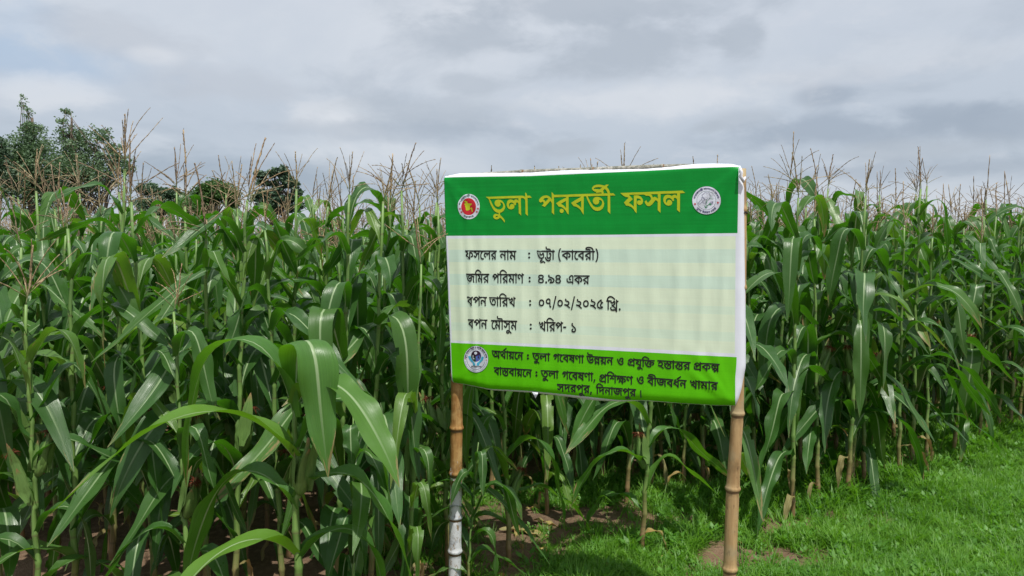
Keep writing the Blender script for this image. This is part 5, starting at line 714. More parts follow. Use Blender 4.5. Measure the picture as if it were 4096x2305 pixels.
# ---- bamboo frame ----
def bamboo_mat(name, c1, c2, c3, paint=None, ptop=0.0, mould=0.0):
    m, t = material(name); oc = t.n('ShaderNodeTexCoord').outputs['Object']; x, y, z = t.sep(oc)
    g = t.noise(t.vmath('MULTIPLY', oc, (55, 55, 5)), 1.0, 5, 0.65); b_ = t.noise(oc, 9.0, 5, 0.6); f = t.noise(t.vmath('MULTIPLY', oc, (1, 1, .5)), 60.0, 4, 0.7)
    c = t.mix(t.ramp(g, 0.35, 0.68), c1, c2); c = t.mix(t.ramp(b_, 0.48, 0.66), c, c3); b2 = t.noise(t.vmath('MULTIPLY', oc, (3, 3, 1.6)), 3.0, 4, 0.7); c = t.mix(t.math('MULTIPLY', t.ramp(b2, 0.5, 0.7), 0.65), c, tuple(v * 0.38 for v in c2))
    c = t.mix(t.math('MULTIPLY', t.ramp(f, 0.58, 0.72), 0.6), c, (0.10, 0.065, 0.04))
    uvv = t.sep(t.n('ShaderNodeTexCoord').outputs['UV'])
    if mould: c = t.mix(t.math('MULTIPLY', t.ramp(t.noise(oc, 70.0, 5, 0.8), 0.42, 0.58), mould), c, (0.10, 0.11, 0.085))
    rg = 0.5
    if paint:
        pm = t.noise(t.vmath('MULTIPLY', oc, (70, 70, 22)), 1.0, 5, 0.75)
        pm = t.ramp(t.math('ADD', pm, t.math('MULTIPLY', t.math('SUBTRACT', ptop, z), 1.5)), 0.50, 0.55)
        old = t.ramp(t.noise(oc, 14.0, 4, 0.7), 0.5, 0.62)
        pc = t.mix(t.math('MULTIPLY', old, 0.8), paint, (0.30, 0.32, 0.35))
        pc = t.mix(t.ramp(t.noise(t.vmath('MULTIPLY', oc, (90, 90, 30)), 1.0, 4, .7), .56, .64), pc, (0.27, 0.19, 0.10)); c = t.mix(pm, c, pc); rg = t.ramp(pm, 0, 1, 0.5, 0.85)
    return finish(m, t, t.n('ShaderNodeBsdfPrincipled', ins={'Base Color': c, 'Roughness': rg, 'Specular IOR Level': 0.22,
        'Normal': bump(t, t.math('ADD', g, f), 0.4, 0.003)}).outputs[0])
def bamboo(name, path, rad, nodes, mat, k=18, off=Vector((0, 0, 0))):
    """path: function t-> point, nodes: list of t of the rings"""
    ts = set(np.linspace(0, 1, 26))
    for n_ in nodes: ts |= {n_ - .012, n_ - .006, n_ - .003, n_, n_ + .003, n_ + .008, n_ + .016}
    ts = sorted(x for x in ts if 0 <= x <= 1); rr = []
    for x in ts:
        r_ = rad(x)
        for n_ in nodes:
            dd = x - n_
            r_ *= 1 + 0.19 * math.exp(-(dd / .0035) ** 2) + 0.05 * math.exp(-(dd / .018) ** 2) - 0.07 * math.exp(-((dd - .0065) / .003) ** 2)
        rr.append(r_)
    V, Fc, U = tube([path(x) for x in ts], rr, k)
    V = [v - off for v in V]
    MI = [0] * len(Fc)
    for i in range(len(ts) - 1):
        c_ = (ts[i] + ts[i + 1]) / 2
        if any(.0025 < c_ - n_ < .006 for n_ in nodes):
            for j in range(k): MI[i * k + j] = 1
    return mesh(name, V, Fc, U, True, [mat, M_NODE], MI)
M_NODE = plain('bamboo_scar', (0.20, 0.12, 0.06), 0.7, 0.6, 40)
M_BL = bamboo_mat('bamboo_brown', (0.42, 0.24, 0.085), (0.25, 0.115, 0.035), (0.50, 0.32, 0.13), (0.60, 0.61, 0.63), 0.52)
M_BR = bamboo_mat('bamboo_straw', (0.46, 0.32, 0.155), (0.34, 0.215, 0.10), (0.36, 0.28, 0.155), (0.42, 0.41, 0.40), 0.11)
M_RAIL = bamboo_mat('bamboo_weathered', (0.36, 0.35, 0.30), (0.22, 0.21, 0.17), (0.45, 0.44, 0.40), mould=0.8)
base = Vector((P0.x, P0.y, 0))
def post_path(pts):
    P = [at_off(px, py, o_) for px, py, o_ in pts]; a_, b_ = P[0], P[-1]
    dz = (b_ - a_) / (b_.z - a_.z)
    bot = b_ + dz * (-0.25 - b_.z)
    zs = [p.z for p in P] + [bot.z]; Q = P + [bot]
    def f(x):
        z = Q[0].z + (bot.z - Q[0].z) * x
        for p, q in zip(Q, Q[1:]):
            if z >= q.z: return p.lerp(q, (z - p.z) / (q.z - p.z))
        return bot
    return f, (lambda z: (z - Q[0].z) / (bot.z - Q[0].z))
def at_off(px, py, o_):
    s, z = on_plane(px, py, -o_); return P0 - Nv * o_ + Dv * s + Vector((0, 0, z - P0.z))
fl, tl_ = post_path([(1824, 730, .050), (1828, 1560, .045), (1819, 2305, .045)])
zl = lambda py: at_off(1828, py, .045).z
post1 = obj('post', bamboo('post', fl, lambda x: 0.0245 + 0.004 * x, [tl_(zl(y)) for y in (880, 1090, 1300, 1500, 1712, 1893, 2068, 2205)] + [tl_(0.05)], M_BL, off=base), sign)
post1['label'] = 'left bamboo post, orange brown with flaking white paint near its foot'
fr_, tr_ = post_path([(2966, 676, .036), (2966, 1000, .036), (2950, 1655, .036), (2931, 1955, .034), (2919, 2290, .030)])
zr_ = lambda py: at_off(2945, py, .034).z
post2 = obj('post', bamboo('post', fr_, lambda x: 0.0170 + 0.007 * min(1, x * 1.6) + 0.0015 * x, [tr_(zr_(y)) for y in (840, 1150, 1400, 1653, 1955, 2277)] + [tr_(-0.02)], M_BR, off=base), sign)
post2['label'] = 'right bamboo post, straw coloured, taller than the banner corner'
RT = [at_off(1800, 726, .038), at_off(1880, 706, .030), at_off(2120, 690, .026), at_off(2340, 683, .026), at_off(2570, 673, .026), at_off(2780, 668, .030), at_off(2960, 690, .036)]
def rail_path(x):
    q = x * (len(RT) - 1); i = min(int(q), len(RT) - 2); return RT[i].lerp(RT[i + 1], q - i)
obj('top_rail', bamboo('top_rail', rail_path, lambda x: 0.0125, [.12, .31, .52, .73, .92], M_RAIL, 14, base), sign)
LB = [at_off(1815, 1500, .035), at_off(2380, 1560, .035), at_off(2950, 1590, .032)]
obj('bottom_rail', bamboo('bottom_rail', lambda x: LB[0].lerp(LB[1], x * 2) if x < .5 else LB[1].lerp(LB[2], x * 2 - 1), lambda x: 0.013, [.2, .5, .8], M_RAIL, 12, base), sign)
# knotted cloth at the top right corner, string round the post, torn scrap under the hem
M_CLOTH = plain('white_cloth', (0.72, 0.75, 0.82), 0.6, 0.1)
tp = [at_off(2960, 668, -.012), at_off(2967, 690, -.016), at_off(2962, 706, -.012), at_off(2974, 724, -.006), at_off(2982, 708, .0)]
V, Fc, U = tube(tp, [.003, .0055, .007, .0085, .003], 8); obj('corner_knot', mesh('corner_knot', [v - base for v in V], Fc, U, mats=[M_CLOTH]), sign)
V, Fc, U = tube([at_off(2959, 663, -.008), at_off(2961, 676, -.014), at_off(2957, 694, -.01)], [.0015, .003, .001], 6); obj('cloth_end', mesh('cloth_end', [v - base for v in V], Fc, U, mats=[M_CLOTH]), sign)
cP = at_off(2966, 853, .036); ringp = [cP + Dv * .0205 * math.cos(a_) + Nv * .0205 * math.sin(a_) + Vector((0, 0, .002 * math.sin(3 * a_))) for a_ in np.linspace(0, 2 * math.pi, 18)]
V, Fc, U = tube(ringp, [.0022] * 18, 6); obj('string', mesh('string', [v - base for v in V], Fc, U, mats=[M_INK]), sign)
sc_ = [at_off(2128, 1569, -.004), at_off(2152, 1571, -.004), at_off(2150, 1578, -.008), at_off(2142, 1594, -.003), at_off(2135, 1580, -.006)]
V = [v - base for v in sc_] + [v - base - Nv * .0015 for v in sc_]
obj('torn_scrap', mesh('torn_scrap', V, [(0, 1, 2, 4), (4, 2, 3), (6, 5, 9, 7), (7, 9, 8), (0, 4, 9, 5), (4, 3, 8, 9), (3, 2, 7, 8), (2, 1, 6, 7), (1, 0, 5, 6)], smooth=False, mats=[M_CLOTH]), sign)

# ------------------------------------------------------------------ corn
def smooth01(x): x = max(0, min(1, x)); return x * x * (3 - 2 * x)
def leaf_geo(L, Wd, a0, a1, tk, sharp, twist, ruf, fold, seed, ns=22, nxs=6, curl=0.0, tear=0.0):
    """corn leaf blade growing from the origin, outwards along +x"""
    r = random.Random(seed); ph1, ph2, f1, f2 = r.uniform(0, 6.28), r.uniform(0, 6.28), r.uniform(2.2, 4.2), r.uniform(2.2, 4.2)
    sway = r.uniform(-0.5, 0.5); yaw = 0.0
    pts = []; fr = []; p = Vector((0.008, 0, 0)); ds = L / ns
    for i in range(ns + 1):
        t_ = i / ns
        q = 1 / (1 + math.exp(-sharp * (t_ - tk))); q0 = 1 / (1 + math.exp(sharp * tk)); q1 = 1 / (1 + math.exp(-sharp * (1 - tk)))
        a = a0 + (a1 - a0) * (q - q0) / (q1 - q0) + curl * t_ * t_ + 0.08 * math.sin(7 * t_ + ph1)
        yaw = sway * t_ * t_
        tg = Vector((math.sin(a) * math.cos(yaw), math.sin(a) * math.sin(yaw), math.cos(a)))
        if i: p = p + tg * ds
        side = Vector((-math.sin(yaw), math.cos(yaw), 0)); nr = tg.cross(side).normalized() * -1
        nr = side.cross(tg).normalized() * -1
        if nr.z < 0 and a < math.pi / 2: nr = -nr
        pts.append(p.copy()); fr.append((tg, side))
    V = []; U = []; Fc = []
    for i in range(ns + 1):
        t_ = i / ns; tg, side = fr[i]
        up = tg.cross(side)                       # leaf upper side, towards the stalk when upright
        if up.z < 0 and i == 0: up = -up
        if i and up.dot(lastup) < 0: up = -up
        lastup = up
        tw = twist * smooth01((t_ - 0.25) / 0.7)
        sd = side * math.cos(tw) + up * math.sin(tw); un = up * math.cos(tw) - side * math.sin(tw)
        wv = (0.58 + 0.42 * smooth01(t_ / 0.25)) * (1 - max(0, (t_ - 0.45) / 0.55) ** 2.1) * Wd / 2
        wv = max(wv, 0.0012); fo = fold * (1 - smooth01(t_ / 0.30)) + 0.24 - 0.1 * t_
        for j in range(nxs + 1):
            c = -1 + 2 * j / nxs; ac = abs(c)
            rf = ruf * ac * ac * smooth01(t_ / 0.12) * (1 - t_ ** 3) * (math.sin(2 * math.pi * f1 * t_ + ph1) if c > 0 else math.sin(2 * math.pi * f2 * t_ + ph2))
            ww = wv * (1 + (0.07 * math.sin(23 * t_ + ph1 + 3 * c) if ac > 0.9 else 0))
            V.append(pts[i] + sd * (c * ww * math.cos(fo)) + un * (ac * wv * math.sin(fo) + rf)); U.append((0.5 + c / 2, t_))
    for i in range(ns):
        for j in range(nxs):
            a = i * (nxs + 1) + j; Fc.append((a, a + 1, a + nxs + 2, a + nxs + 1))
    if tear:
        keep = []
        for k, f in enumerate(Fc):
            i, j = divmod(k, nxs)
            if j in (0, nxs - 1) and i > 5 and r.random() < tear: continue
            keep.append(f)
        Fc = keep
    return V, Fc, U
def rand_leaf(kind, r, **kw):
    if kind == 'top':   # flag and upper leaves, steep, often broken over
        L = r.uniform(.40, .64); a0 = R(r.uniform(10, 34)); a1 = R(r.uniform(120, 176)); tk = r.uniform(.22, .50); sh = r.uniform(10, 40)
        Wd = r.uniform(.062, .092)
    elif kind == 'mid':
        L = r.uniform(.58, .86); a0 = R(r.uniform(16, 42)); a1 = R(r.uniform(125, 178)); tk = r.uniform(.20, .48); sh = r.uniform(6, 32); Wd = r.uniform(.072, .104)
    elif kind == 'low':
        L = r.uniform(.42, .70); a0 = R(r.uniform(28, 60)); a1 = R(r.uniform(130, 178)); tk = r.uniform(.2, .45); sh = r.uniform(6, 18); Wd = r.uniform(.062, .090)
    else:               # dry, hanging against the stalk
        L = r.uniform(.25, .5); a0 = R(r.uniform(35, 60)); a1 = R(r.uniform(168, 180)); tk = r.uniform(.22, .36); sh = r.uniform(7, 12); Wd = r.uniform(.022, .040)
    tw = R(r.choice([0, 15, -20, 35, -45, 70, -80, 110]) * r.uniform(.6, 1.1))
    return leaf_geo(L, Wd, a0, a1, tk, sh, tw * (1.6 if kind == 'dry' else 1), r.uniform(.006, .019) * (1 if kind != 'dry' else .7), R(r.uniform(28, 50)), r.random(), tear=(.14 if r.random() < .25 else 0), **kw)
LEAF = {'top': [], 'mid': [], 'low': [], 'dry': []}
lr = random.Random(5)
for kind, n_ in (('top', 26), ('mid', 40), ('low', 22), ('dry', 10)):
    for i in range(n_):
        V, Fc, U = rand_leaf(kind, lr)
        mt = M_LEAFD if kind == 'dry' else M_LEAF2 if (kind == 'low' and i % 3 == 0) or i % 7 == 6 else M_LEAF
        LEAF[kind].append(mesh('leaf', V, Fc, U, True, [mt]))
for kd in ('mid', 'low'):
    LEAF['b' + kd] = []
    for me_ in LEAF[kd][:14]:
        m2 = me_.copy(); m2.materials[0] = M_LEAFB; LEAF['b' + kd].append(m2)
def stalk_geo(H, r, k=9, r0=.0145):
    nod = np.arange(0.10, H - .10, 0.122); ph = r.uniform(0, 6.28); bend = r.uniform(0, .05)
    pts = []; rr = []
    zs = sorted(set([-.06, 0.0, H] + [z for n_ in nod for z in (n_ - .012, n_, n_ + .010) if 0 < z < H]))
    for z in zs:
        q = z / H; s = 0.004 * (1 if int((z + .02) / .145) % 2 else -1) * min(1, z * 5)
        pts.append(Vector((bend * q * q * math.cos(ph) + s, bend * q * q * math.sin(ph), z)))
        a = r0 * (1 - .62 * q); isn = any(abs(z - n_) < .001 for n_ in nod); rr.append(a * (1.22 if isn else 1.0))
    top = pts[-1]
    return tube(pts, rr, k) + (list(nod), (lambda z: Vector((bend * (z / H) ** 2 * math.cos(ph), bend * (z / H) ** 2 * math.sin(ph), z))), top)
STALK = []
for i in range(10):
    H = 1.58 + .035 * i; V, Fc, U, nod, path, top = stalk_geo(H, lr)
    STALK.append((mesh('stalk', V, Fc, U, True, [M_STALK]), H, nod, path, top))
def spike(p0, dirv, L, rad, r, droop, k=4, ns=14):
    """one jagged tassel branch"""
    pts = [Vector(p0)]; rr = [rad * .45]; dv = Vector(dirv).normalized(); side = Vector((r.uniform(-1, 1), r.uniform(-1, 1), 0)) * .25
    for i in range(1, ns + 1):
        t_ = i / ns; dv = (dv + Vector((0, 0, -droop * t_ / ns * 4)) + side * (.5 / ns)).normalized()
        pts.append(pts[-1] + dv * (L / ns) + Vector((r.uniform(-1, 1), r.uniform(-1, 1), r.uniform(-1, 1))) * rad * .35)
        rr.append(rad * (.5 if t_ < .16 else (1.25 if i % 2 else .70)) * (1 - .45 * t_) * r.uniform(.8, 1.2))
    return tube(pts, rr, k), pts
def tassel_geo(r, style, low=False):
    A = Acc(); n_ = (r.randint(5, 11) if style else r.randint(2, 4)) if not low else r.randint(3, 6); L0 = r.uniform(.26, .40)
    br = [((0, 0, 0), (r.uniform(-.14, .14), r.uniform(-.14, .14), 1), L0, .0062, .05)]
    for i in range(n_):
        az = r.uniform(0, 6.28); an = R(r.uniform(14, 76)); z = r.uniform(.01, .10)
        br.append(((0, 0, z), (math.sin(an) * math.cos(az), math.sin(an) * math.sin(az), math.cos(an)), r.uniform(.16, .31), .0032, r.uniform(.0, .35)))
    for b_ in br:
        (V, Fc, U), pts = spike(*b_[:4], r, b_[4], 3 if low else 4, 8 if low else 15)
        A.add(V, Fc, U)
        if not low:                                # spikelets standing off the branch
            for i in range(3, len(pts) - 1):
                for _ in range(2):
                    t_ = (pts[i + 1] - pts[i]).normalized(); o_ = Vector((r.uniform(-1, 1), r.uniform(-1, 1), r.uniform(-.3, 1))); o_ = (t_ * .8 + o_.normalized() * .8).normalized()
                    ln_ = b_[3] * r.uniform(1.5, 2.8); s_ = t_.cross(o_)
                    if s_.length < 1e-3: continue
                    s_ = s_.normalized() * b_[3] * .38; q = pts[i].lerp(pts[i + 1], r.random())
                    A.add([q - s_, q + s_, q + o_ * ln_ * .6 + s_ * 1.2, q + o_ * ln_, q + o_ * ln_ * .6 - s_ * 1.2], [(0, 1, 2, 4), (4, 2, 3)])
    return A
TASSEL = [tassel_geo(lr, i % 6 != 0).me('tassel', [M_TASSEL]) for i in range(26)]
def ear_geo(r):
    A = Acc(); L = r.uniform(.19, .25); R0 = r.uniform(.024, .031); n_ = 14
    prof = [0.45, .72, .9, 1, 1, .97, .9, .8, .67, .53, .4, .29, .2, .12]
    pts = [Vector((0.010 * math.sin(i / n_ * 2.4), 0, L * i / (n_ - 1))) for i in range(n_)]
    V, Fc, U = tube(pts, [R0 * p_ for p_ in prof], 14); V = [v * 1 for v in V]
    for q, v in enumerate(V): v += Vector((math.sin(q * 1.7), math.cos(q * 2.3), 0)) * .0009
    A.add(V, Fc, U)
    for k in range(4):                              # loose husk tongues
        az = r.uniform(0, 6.28); v2, f2, u2 = leaf_geo(L * r.uniform(.6, 1.15), R0 * 1.7, R(1), R(r.uniform(-6, 10)), .75, 10, 0, .001, R(38), r.random(), ns=8, nxs=3)
        mt = Matrix.Rotation(az, 4, 'Z') @ Matrix.Translation((R0 * .80, 0, r.uniform(0, .05)))
        A.add(v2, f2, u2, 0, mt)
    return A.me('husk', [M_HUSK]), L
def silk_geo(r):
    A = Acc()
    for k in range(46):
        dv = Vector((r.uniform(-.8, .8), r.uniform(-.8, .8), r.uniform(.3, 1.0))); (V, Fc, U), _ = spike((0, 0, -.004), dv, r.uniform(.018, .045), .0013, r, r.uniform(.4, 1.6), 3, 4); A.add(V, Fc, U)
    return A.me('silk', [M_SILK])
EARS = [ear_geo(lr) for _ in range(7)]; SILKS = [silk_geo(lr) for _ in range(4)]

def lz(r, rank, n_):
    if rank < 1: return 'dry'
    if rank < 2: return r.choice(['low', 'low', 'dry'])
    if rank >= n_ - 3: return 'top'
    return 'mid'
def in_front_of_sign(o, me, loc, rot, f):
    """would this leaf hang in front of the banner?"""
    mt = o_matrix(o) @ Matrix.Translation(loc) @ Matrix.Rotation(rot[2], 4, 'Z') @ Matrix.Scale(f, 4)
    for v in list(me.vertices)[::14]:
        p = mt @ v.co
        if p.y > 4: continue
        s = (p - P0).dot(Dv); e = (p - P0).dot(Nv)
        C = Vector((0, 0, EYE)); 
        if e > -.02:
            k = (P0 - C).dot(Nv) / (p - C).dot(Nv); q = C + (p - C) * k; s = (q - P0).dot(Dv)
            if -1.40 < s < .06 and q.z > Z_B - .06: return True
            if (-1.30 < s < -1.10 or -.07 < s < .05) and q.z > .60: return True
        elif -1.30 < s < 0 and e > -.10 and Z_B < p.z < Z_T: return True
    return False
def o_matrix(o):
    return Matrix.Translation(o.location) @ o.rotation_euler.to_matrix().to_4x4() @ Matrix.Scale(o.scale[0], 4)
def corn_plant(x, y, r, label, group=None, scale=None, ears=None, skip_low=0, stalk=None, az=None, leafscale=1.0, tassel=True, dryness=0, lean=None, ear_node=None, bright=False):
    me, H, nod, path, top = r.choice(STALK) if stalk is None else STALK[stalk]; s = scale or r.uniform(.93, 1.08)
    o = empty('corn_plant', (x, y, gz(x, y)), r.uniform(0, 6.28) if az is None else az)
    ln = lean if lean is not None else (r.gauss(0, .035), r.gauss(0, .035)); o.rotation_euler = (ln[0], ln[1], o.rotation_euler[2]); o.scale = (s, s, s)
    tag(o, label, 'corn plant', group)
    obj('stalk', me, o)
    n_ = len(nod); side = 0
    for k in range(skip_low, n_):
        kd = lz(r, k, n_)
        if kd == 'dry' and r.random() < (.35 - dryness): continue
        if kd == 'dry' and dryness < 0: continue
        if bright and kd in ('mid', 'low'): kd = 'b' + kd
        p = path(nod[k]); a = (k % 2) * math.pi + r.gauss(0, .38)
        f = (1 - .28 * abs(k / n_ - .5)) * r.uniform(.92, 1.16) * leafscale
        me_ = r.choice(LEAF[kd]); rot = (r.gauss(0, .06), r.gauss(0, .08), a)
        if abs(x) < 1.9 and y < 4.2:
            for tr_y in range(10):
                if not in_front_of_sign(o, me_, p, rot, f): break
                me_ = r.choice(LEAF[kd]); rot = (rot[0], rot[1], a + r.uniform(-1.2, 1.2) * tr_y / 4)
            else: continue
        obj('leaf', me_, o, p, rot, f)
    if tassel:
        obj('tassel', r.choice(TASSEL), o, top, (r.gauss(0, .10), r.gauss(0, .10), r.uniform(0, 6.28)), r.uniform(.62, .94))
    ne = ears if ears is not None else (1 if r.random() < .6 else 0)
    for e in range(ne):
        k = min(n_ - 1, (5 if ear_node is None else ear_node) + e - (ear_node is None and r.random() < .4)); em, L = r.choice(EARS); a = (k % 2) * math.pi + r.gauss(0, .3)
        eo = obj('ear', em, o, path(nod[k]) + Vector((.012 * math.cos(a), .012 * math.sin(a), .01)), (0, R(r.uniform(10, 22)), a))
        eo.rotation_euler = Matrix.Rotation(a, 3, 'Z').to_4x4().to_3x3().__matmul__(Matrix.Rotation(R(r.uniform(9, 22)), 3, 'Y')).to_euler()
        obj('silk', r.choice(SILKS), eo, (.008, 0, L - .012), (0, 0, r.uniform(0, 6)), 1.1)
    return o
def cover(o):
    """roughly the photograph column of the plant's base"""
    return 1288 + o[0] / o[1] * 1860
pr = random.Random(23)
# plants that can be picked out one by one, from left to right along the front of the field
FRONT = [
 # x, y, label, options
 (-2.02, 2.86, 'tall corn plant at the left photo edge with a thick pale green jointed stalk', dict(scale=.95, ears=1)),
 (-1.72, 2.62, 'corn plant low at the left edge with a fat ear tipped by brown silk', dict(scale=.84, ears=2)),
 (-1.44, 2.92, 'corn plant with a straight light green stalk and long arched leaves, left foreground', dict(scale=.93, ears=2)),
 (-1.16, 2.60, 'corn plant in the left foreground with a bright pointed ear beside its stalk', dict(scale=.80, ears=2, stalk=2)),
 (-1.88, 3.40, 'very tall corn plant whose straight brown tassel rises highest at the far left', dict(scale=1.0, stalk=9)),
 (-0.96, 3.02, 'corn plant with broad drooping leaves standing between two eared plants', dict(scale=.90)),
 (-0.62, 3.16, 'corn plant with hanging strap leaves just behind the nearest one', dict(scale=.92)),
 (-0.445, 3.02, 'thin young corn plant with a reddish ear, left of the left bamboo post', dict(scale=.80, ears=1, leafscale=.8)),
 (-0.30, 3.42, 'corn plant with a long tapering leaf crossing in front of the left bamboo post', dict(scale=.92)),
 (-0.71, 3.60, 'tall corn plant left of the sign carrying a double dark tassel above an arched leaf', dict(scale=.945, stalk=7)),
 (-0.20, 3.22, 'small corn plant with short arching leaves at the foot of the left bamboo post', dict(scale=.42, leafscale=1.3, tassel=False, ears=0)),
 (-0.60, 2.72, 'stunted corn plant with broad low leaves beside the nearest one', dict(scale=.50, leafscale=1.4, tassel=False, ears=0)),
 (-0.012, 3.50, 'corn plant under the sign with a plump low ear topped by red brown silk', dict(scale=.90, ears=1, tassel=False, leafscale=1.0, az=.25, ear_node=2, stalk=4, bright=True)),
 (0.655, 3.66, 'leaning corn plant under the right half of the sign with one ear', dict(scale=.90, ears=1, tassel=False, leafscale=1.0, az=-.1, ear_node=3, stalk=3, lean=(0, .05), bright=True)),
 (0.20, 4.12, 'corn plant behind the plump eared one with a dry brown lower stalk', dict(scale=.80)),
 (1.22, 3.98, 'narrow corn plant close behind the right bamboo post with a leaf hanging to the grass', dict(scale=.92, leafscale=.95)),
 (1.86, 4.42, 'corn plant with a thick dark green stalk, first one right of the right post', dict(scale=1.0, ears=1)),
 (2.28, 4.72, 'corn plant at the grass edge with yellowed and torn lower leaves', dict(scale=.96, dryness=.3)),
 (2.58, 4.86, 'corn plant at the grass edge with long strap leaves bending to the ground', dict(scale=.98, leafscale=1.1)),
 (2.92, 5.14, 'corn plant at the grass edge with a brown shrivelled leaf twisting down its stalk', dict(scale=.97, dryness=.4)),
 (3.30, 5.46, 'corn plant at the grass edge with a bare yellowish stalk foot, near the right side', dict(scale=1.0, ears=1)),
 (3.66, 5.72, 'corn plant second from the right side of the grass edge, leaves arching over the weeds', dict(scale=.96)),
 (4.00, 6.02, 'corn plant at the far right where the grass edge leaves the photo', dict(scale=1.0)),
]
taken = []
n_ind = 0
for x, y, lb, kw in FRONT:
    corn_plant(x, y, pr, lb, 'corn plants along the front of the field', **kw); taken.append((x, y)); n_ind += 1
# the nearest plant, short and broken off above its big folded leaves
hx, hy = -.735, 2.48
hero = empty('corn_plant', (hx, hy, gz(hx, hy))); tag(hero, 'nearest corn plant left of the sign with a pale green stalk and huge folded leaves', 'corn plant', 'corn plants along the front of the field')
r = random.Random(4); V, Fc, U, nod, path, top = stalk_geo(1.10, r, 12, .0185); obj('stalk', mesh('stalk', V, Fc, U, True, [M_STALK]), hero)
for (z, az, L, Wd, a0, a1, tk, sh, tw, rf) in ((.98, 190, .92, .125, 9, 176, .40, 13, -12, .012), (1.06, 306, .70, .125, 8, 174, .36, 16, 42, .020), (1.02, 330, .62, .12, 30, 150, .3, 8, 20, .014),
        (.84, 205, .88, .115, 28, 128, .30, 7, 15, .012), (.86, 15, .78, .105, 18, 172, .34, 16, 25, .014), (.70, 350, .70, .10, 30, 165, .3, 9, -30, .014), (.66, 175, .75, .10, 26, 165, .32, 12, 40, .012),
        (.50, 225, .72, .095, 40, 150, .35, 7, 20, .012), (.48, 20, .66, .09, 30, 172, .3, 12, -25, .014), (.32, 185, .55, .08, 35, 170, .3, 12, 30, .01)):
    V, Fc, U = leaf_geo(L, Wd, R(a0), R(a1), tk, sh, R(tw), rf, R(36), r.random(), ns=28, nxs=8)
    obj('leaf', mesh('leaf', V, Fc, U, True, [M_LEAFB]), hero, path(z), (0, 0, R(az)))
em, L = EARS[2]; eo = obj('ear', em, hero, path(.72) + Vector((.014, -.01, 0)), (R(8), R(9), 0)); taken.append((hx, hy)); n_ind += 1
# the rest of the field, row after row
cand = []
for k in range(0, 90):
    for xi in np.arange(-44, 62, .195):
        x = float(xi) + pr.uniform(-.06, .06); y = edge_y(x) + (.16 if x < 1.5 else .05) + k * .54 + pr.uniform(-.07, .07)
        if y < 1.2 or y > 62: continue
        if y < 3.6 and x < -.68 * y: continue
        half = .70 * y + 1.0
        if abs(x) > half: continue
        if k == 0 and -.35 < x < 1.5: continue
        if x < -0.2 and y < (2.25 if x < -1.1 else 2.5): continue
        if k < 2 and -.35 < x < 1.6 and pr.random() < (.85 if k == 0 else .45): continue
        if any((x - a) ** 2 + (y - b) ** 2 < .13 ** 2 for a, b in taken): continue
        if y > 14 and pr.random() < .35: continue
        if pr.random() < .05: continue
        cand.append((math.hypot(x, y), x, y, k))
cand.sort()
def seen(x, y): return abs(x) < .72 * y + .25
near = [c for c in cand if seen(c[1], c[2])][:300 - len(FRONT)]; nset = set((c[1], c[2]) for c in near)
far = [c for c in cand if (c[1], c[2]) not in nset]
for dist, x, y, k in near:
    px = 1288 + x / y * 1860
    dp = 'first row' if k < 1 else 'second row' if k < 2 else 'third row' if k < 3 else 'fourth row' if k < 4 else 'middle rows' if k < 7 else 'rearmost rows'
    if px < 360: pl = 'in front of the far left trees'
    elif px < 630: pl = 'in front of the rounded mid green tree'
    elif px < 800: pl = 'in front of the dark lumpy tree'
    elif px < 1118: pl = 'between the lumpy tree and the sign'
    elif px < 1500: pl = 'behind the left half of the sign'
    elif px < 1880: pl = 'behind the right half of the sign'
    elif px < 2230: pl = 'just right of the sign'
    else: pl = 'near the right side of the photo'
    lb = 'tasselled corn plant, %s, %s' % (dp, pl); gp = 'corn plants, %s, %s' % (dp, pl)
    mul = .92 if 560 < px < 790 else 1.01 if px < 900 else 1.04 if px < 1118 else 1.0 if px < 1500 else 1.02
    sc_ = min(1.06, pr.gauss(1.0, .055)) * mul
    if y < 4.7 and px < 1118: sc_ = min(sc_, .965)
    corn_plant(x, y, pr, lb, gp, scale=sc_, skip_low=0 if k < 4 else 2)
print('individual plants', n_ind + len(near), 'far', len(far), 'reach', near[-1][0])

# farther rows: one mass
LIB = bpy.data.collections.new('far_corn_source')
for i in range(9):
    r = random.Random(100 + i); A = Acc(); H = 1.58 + .035 * i
    V, Fc, U, nod, path, top = stalk_geo(H, r, 5); A.add(V, Fc, U, 0)
    n_ = len(nod)
    for k in range(3, n_):
        kd = lz(r, k, n_); kd = 'mid' if kd in ('dry', 'low') else kd
        V, Fc, U = rand_leaf(kd, r, ns=11, nxs=4); f = r.uniform(.85, 1.08)
        mt = Matrix.Translation(path(nod[k])) @ Matrix.Rotation((k % 2) * math.pi + r.gauss(0, .4), 4, 'Z') @ Matrix.Scale(f, 4)
        A.add(V, Fc, U, 1, mt)
    T = tassel_geo(r, i % 5 != 0, low=True); A.add(T.V, T.F, T.U, 2, Matrix.Translation(top))
    so = bpy.data.objects.new('far_corn_source', A.me('far_corn_source', [M_STALK, M_LEAF, M_TASSEL])); LIB.objects.link(so)
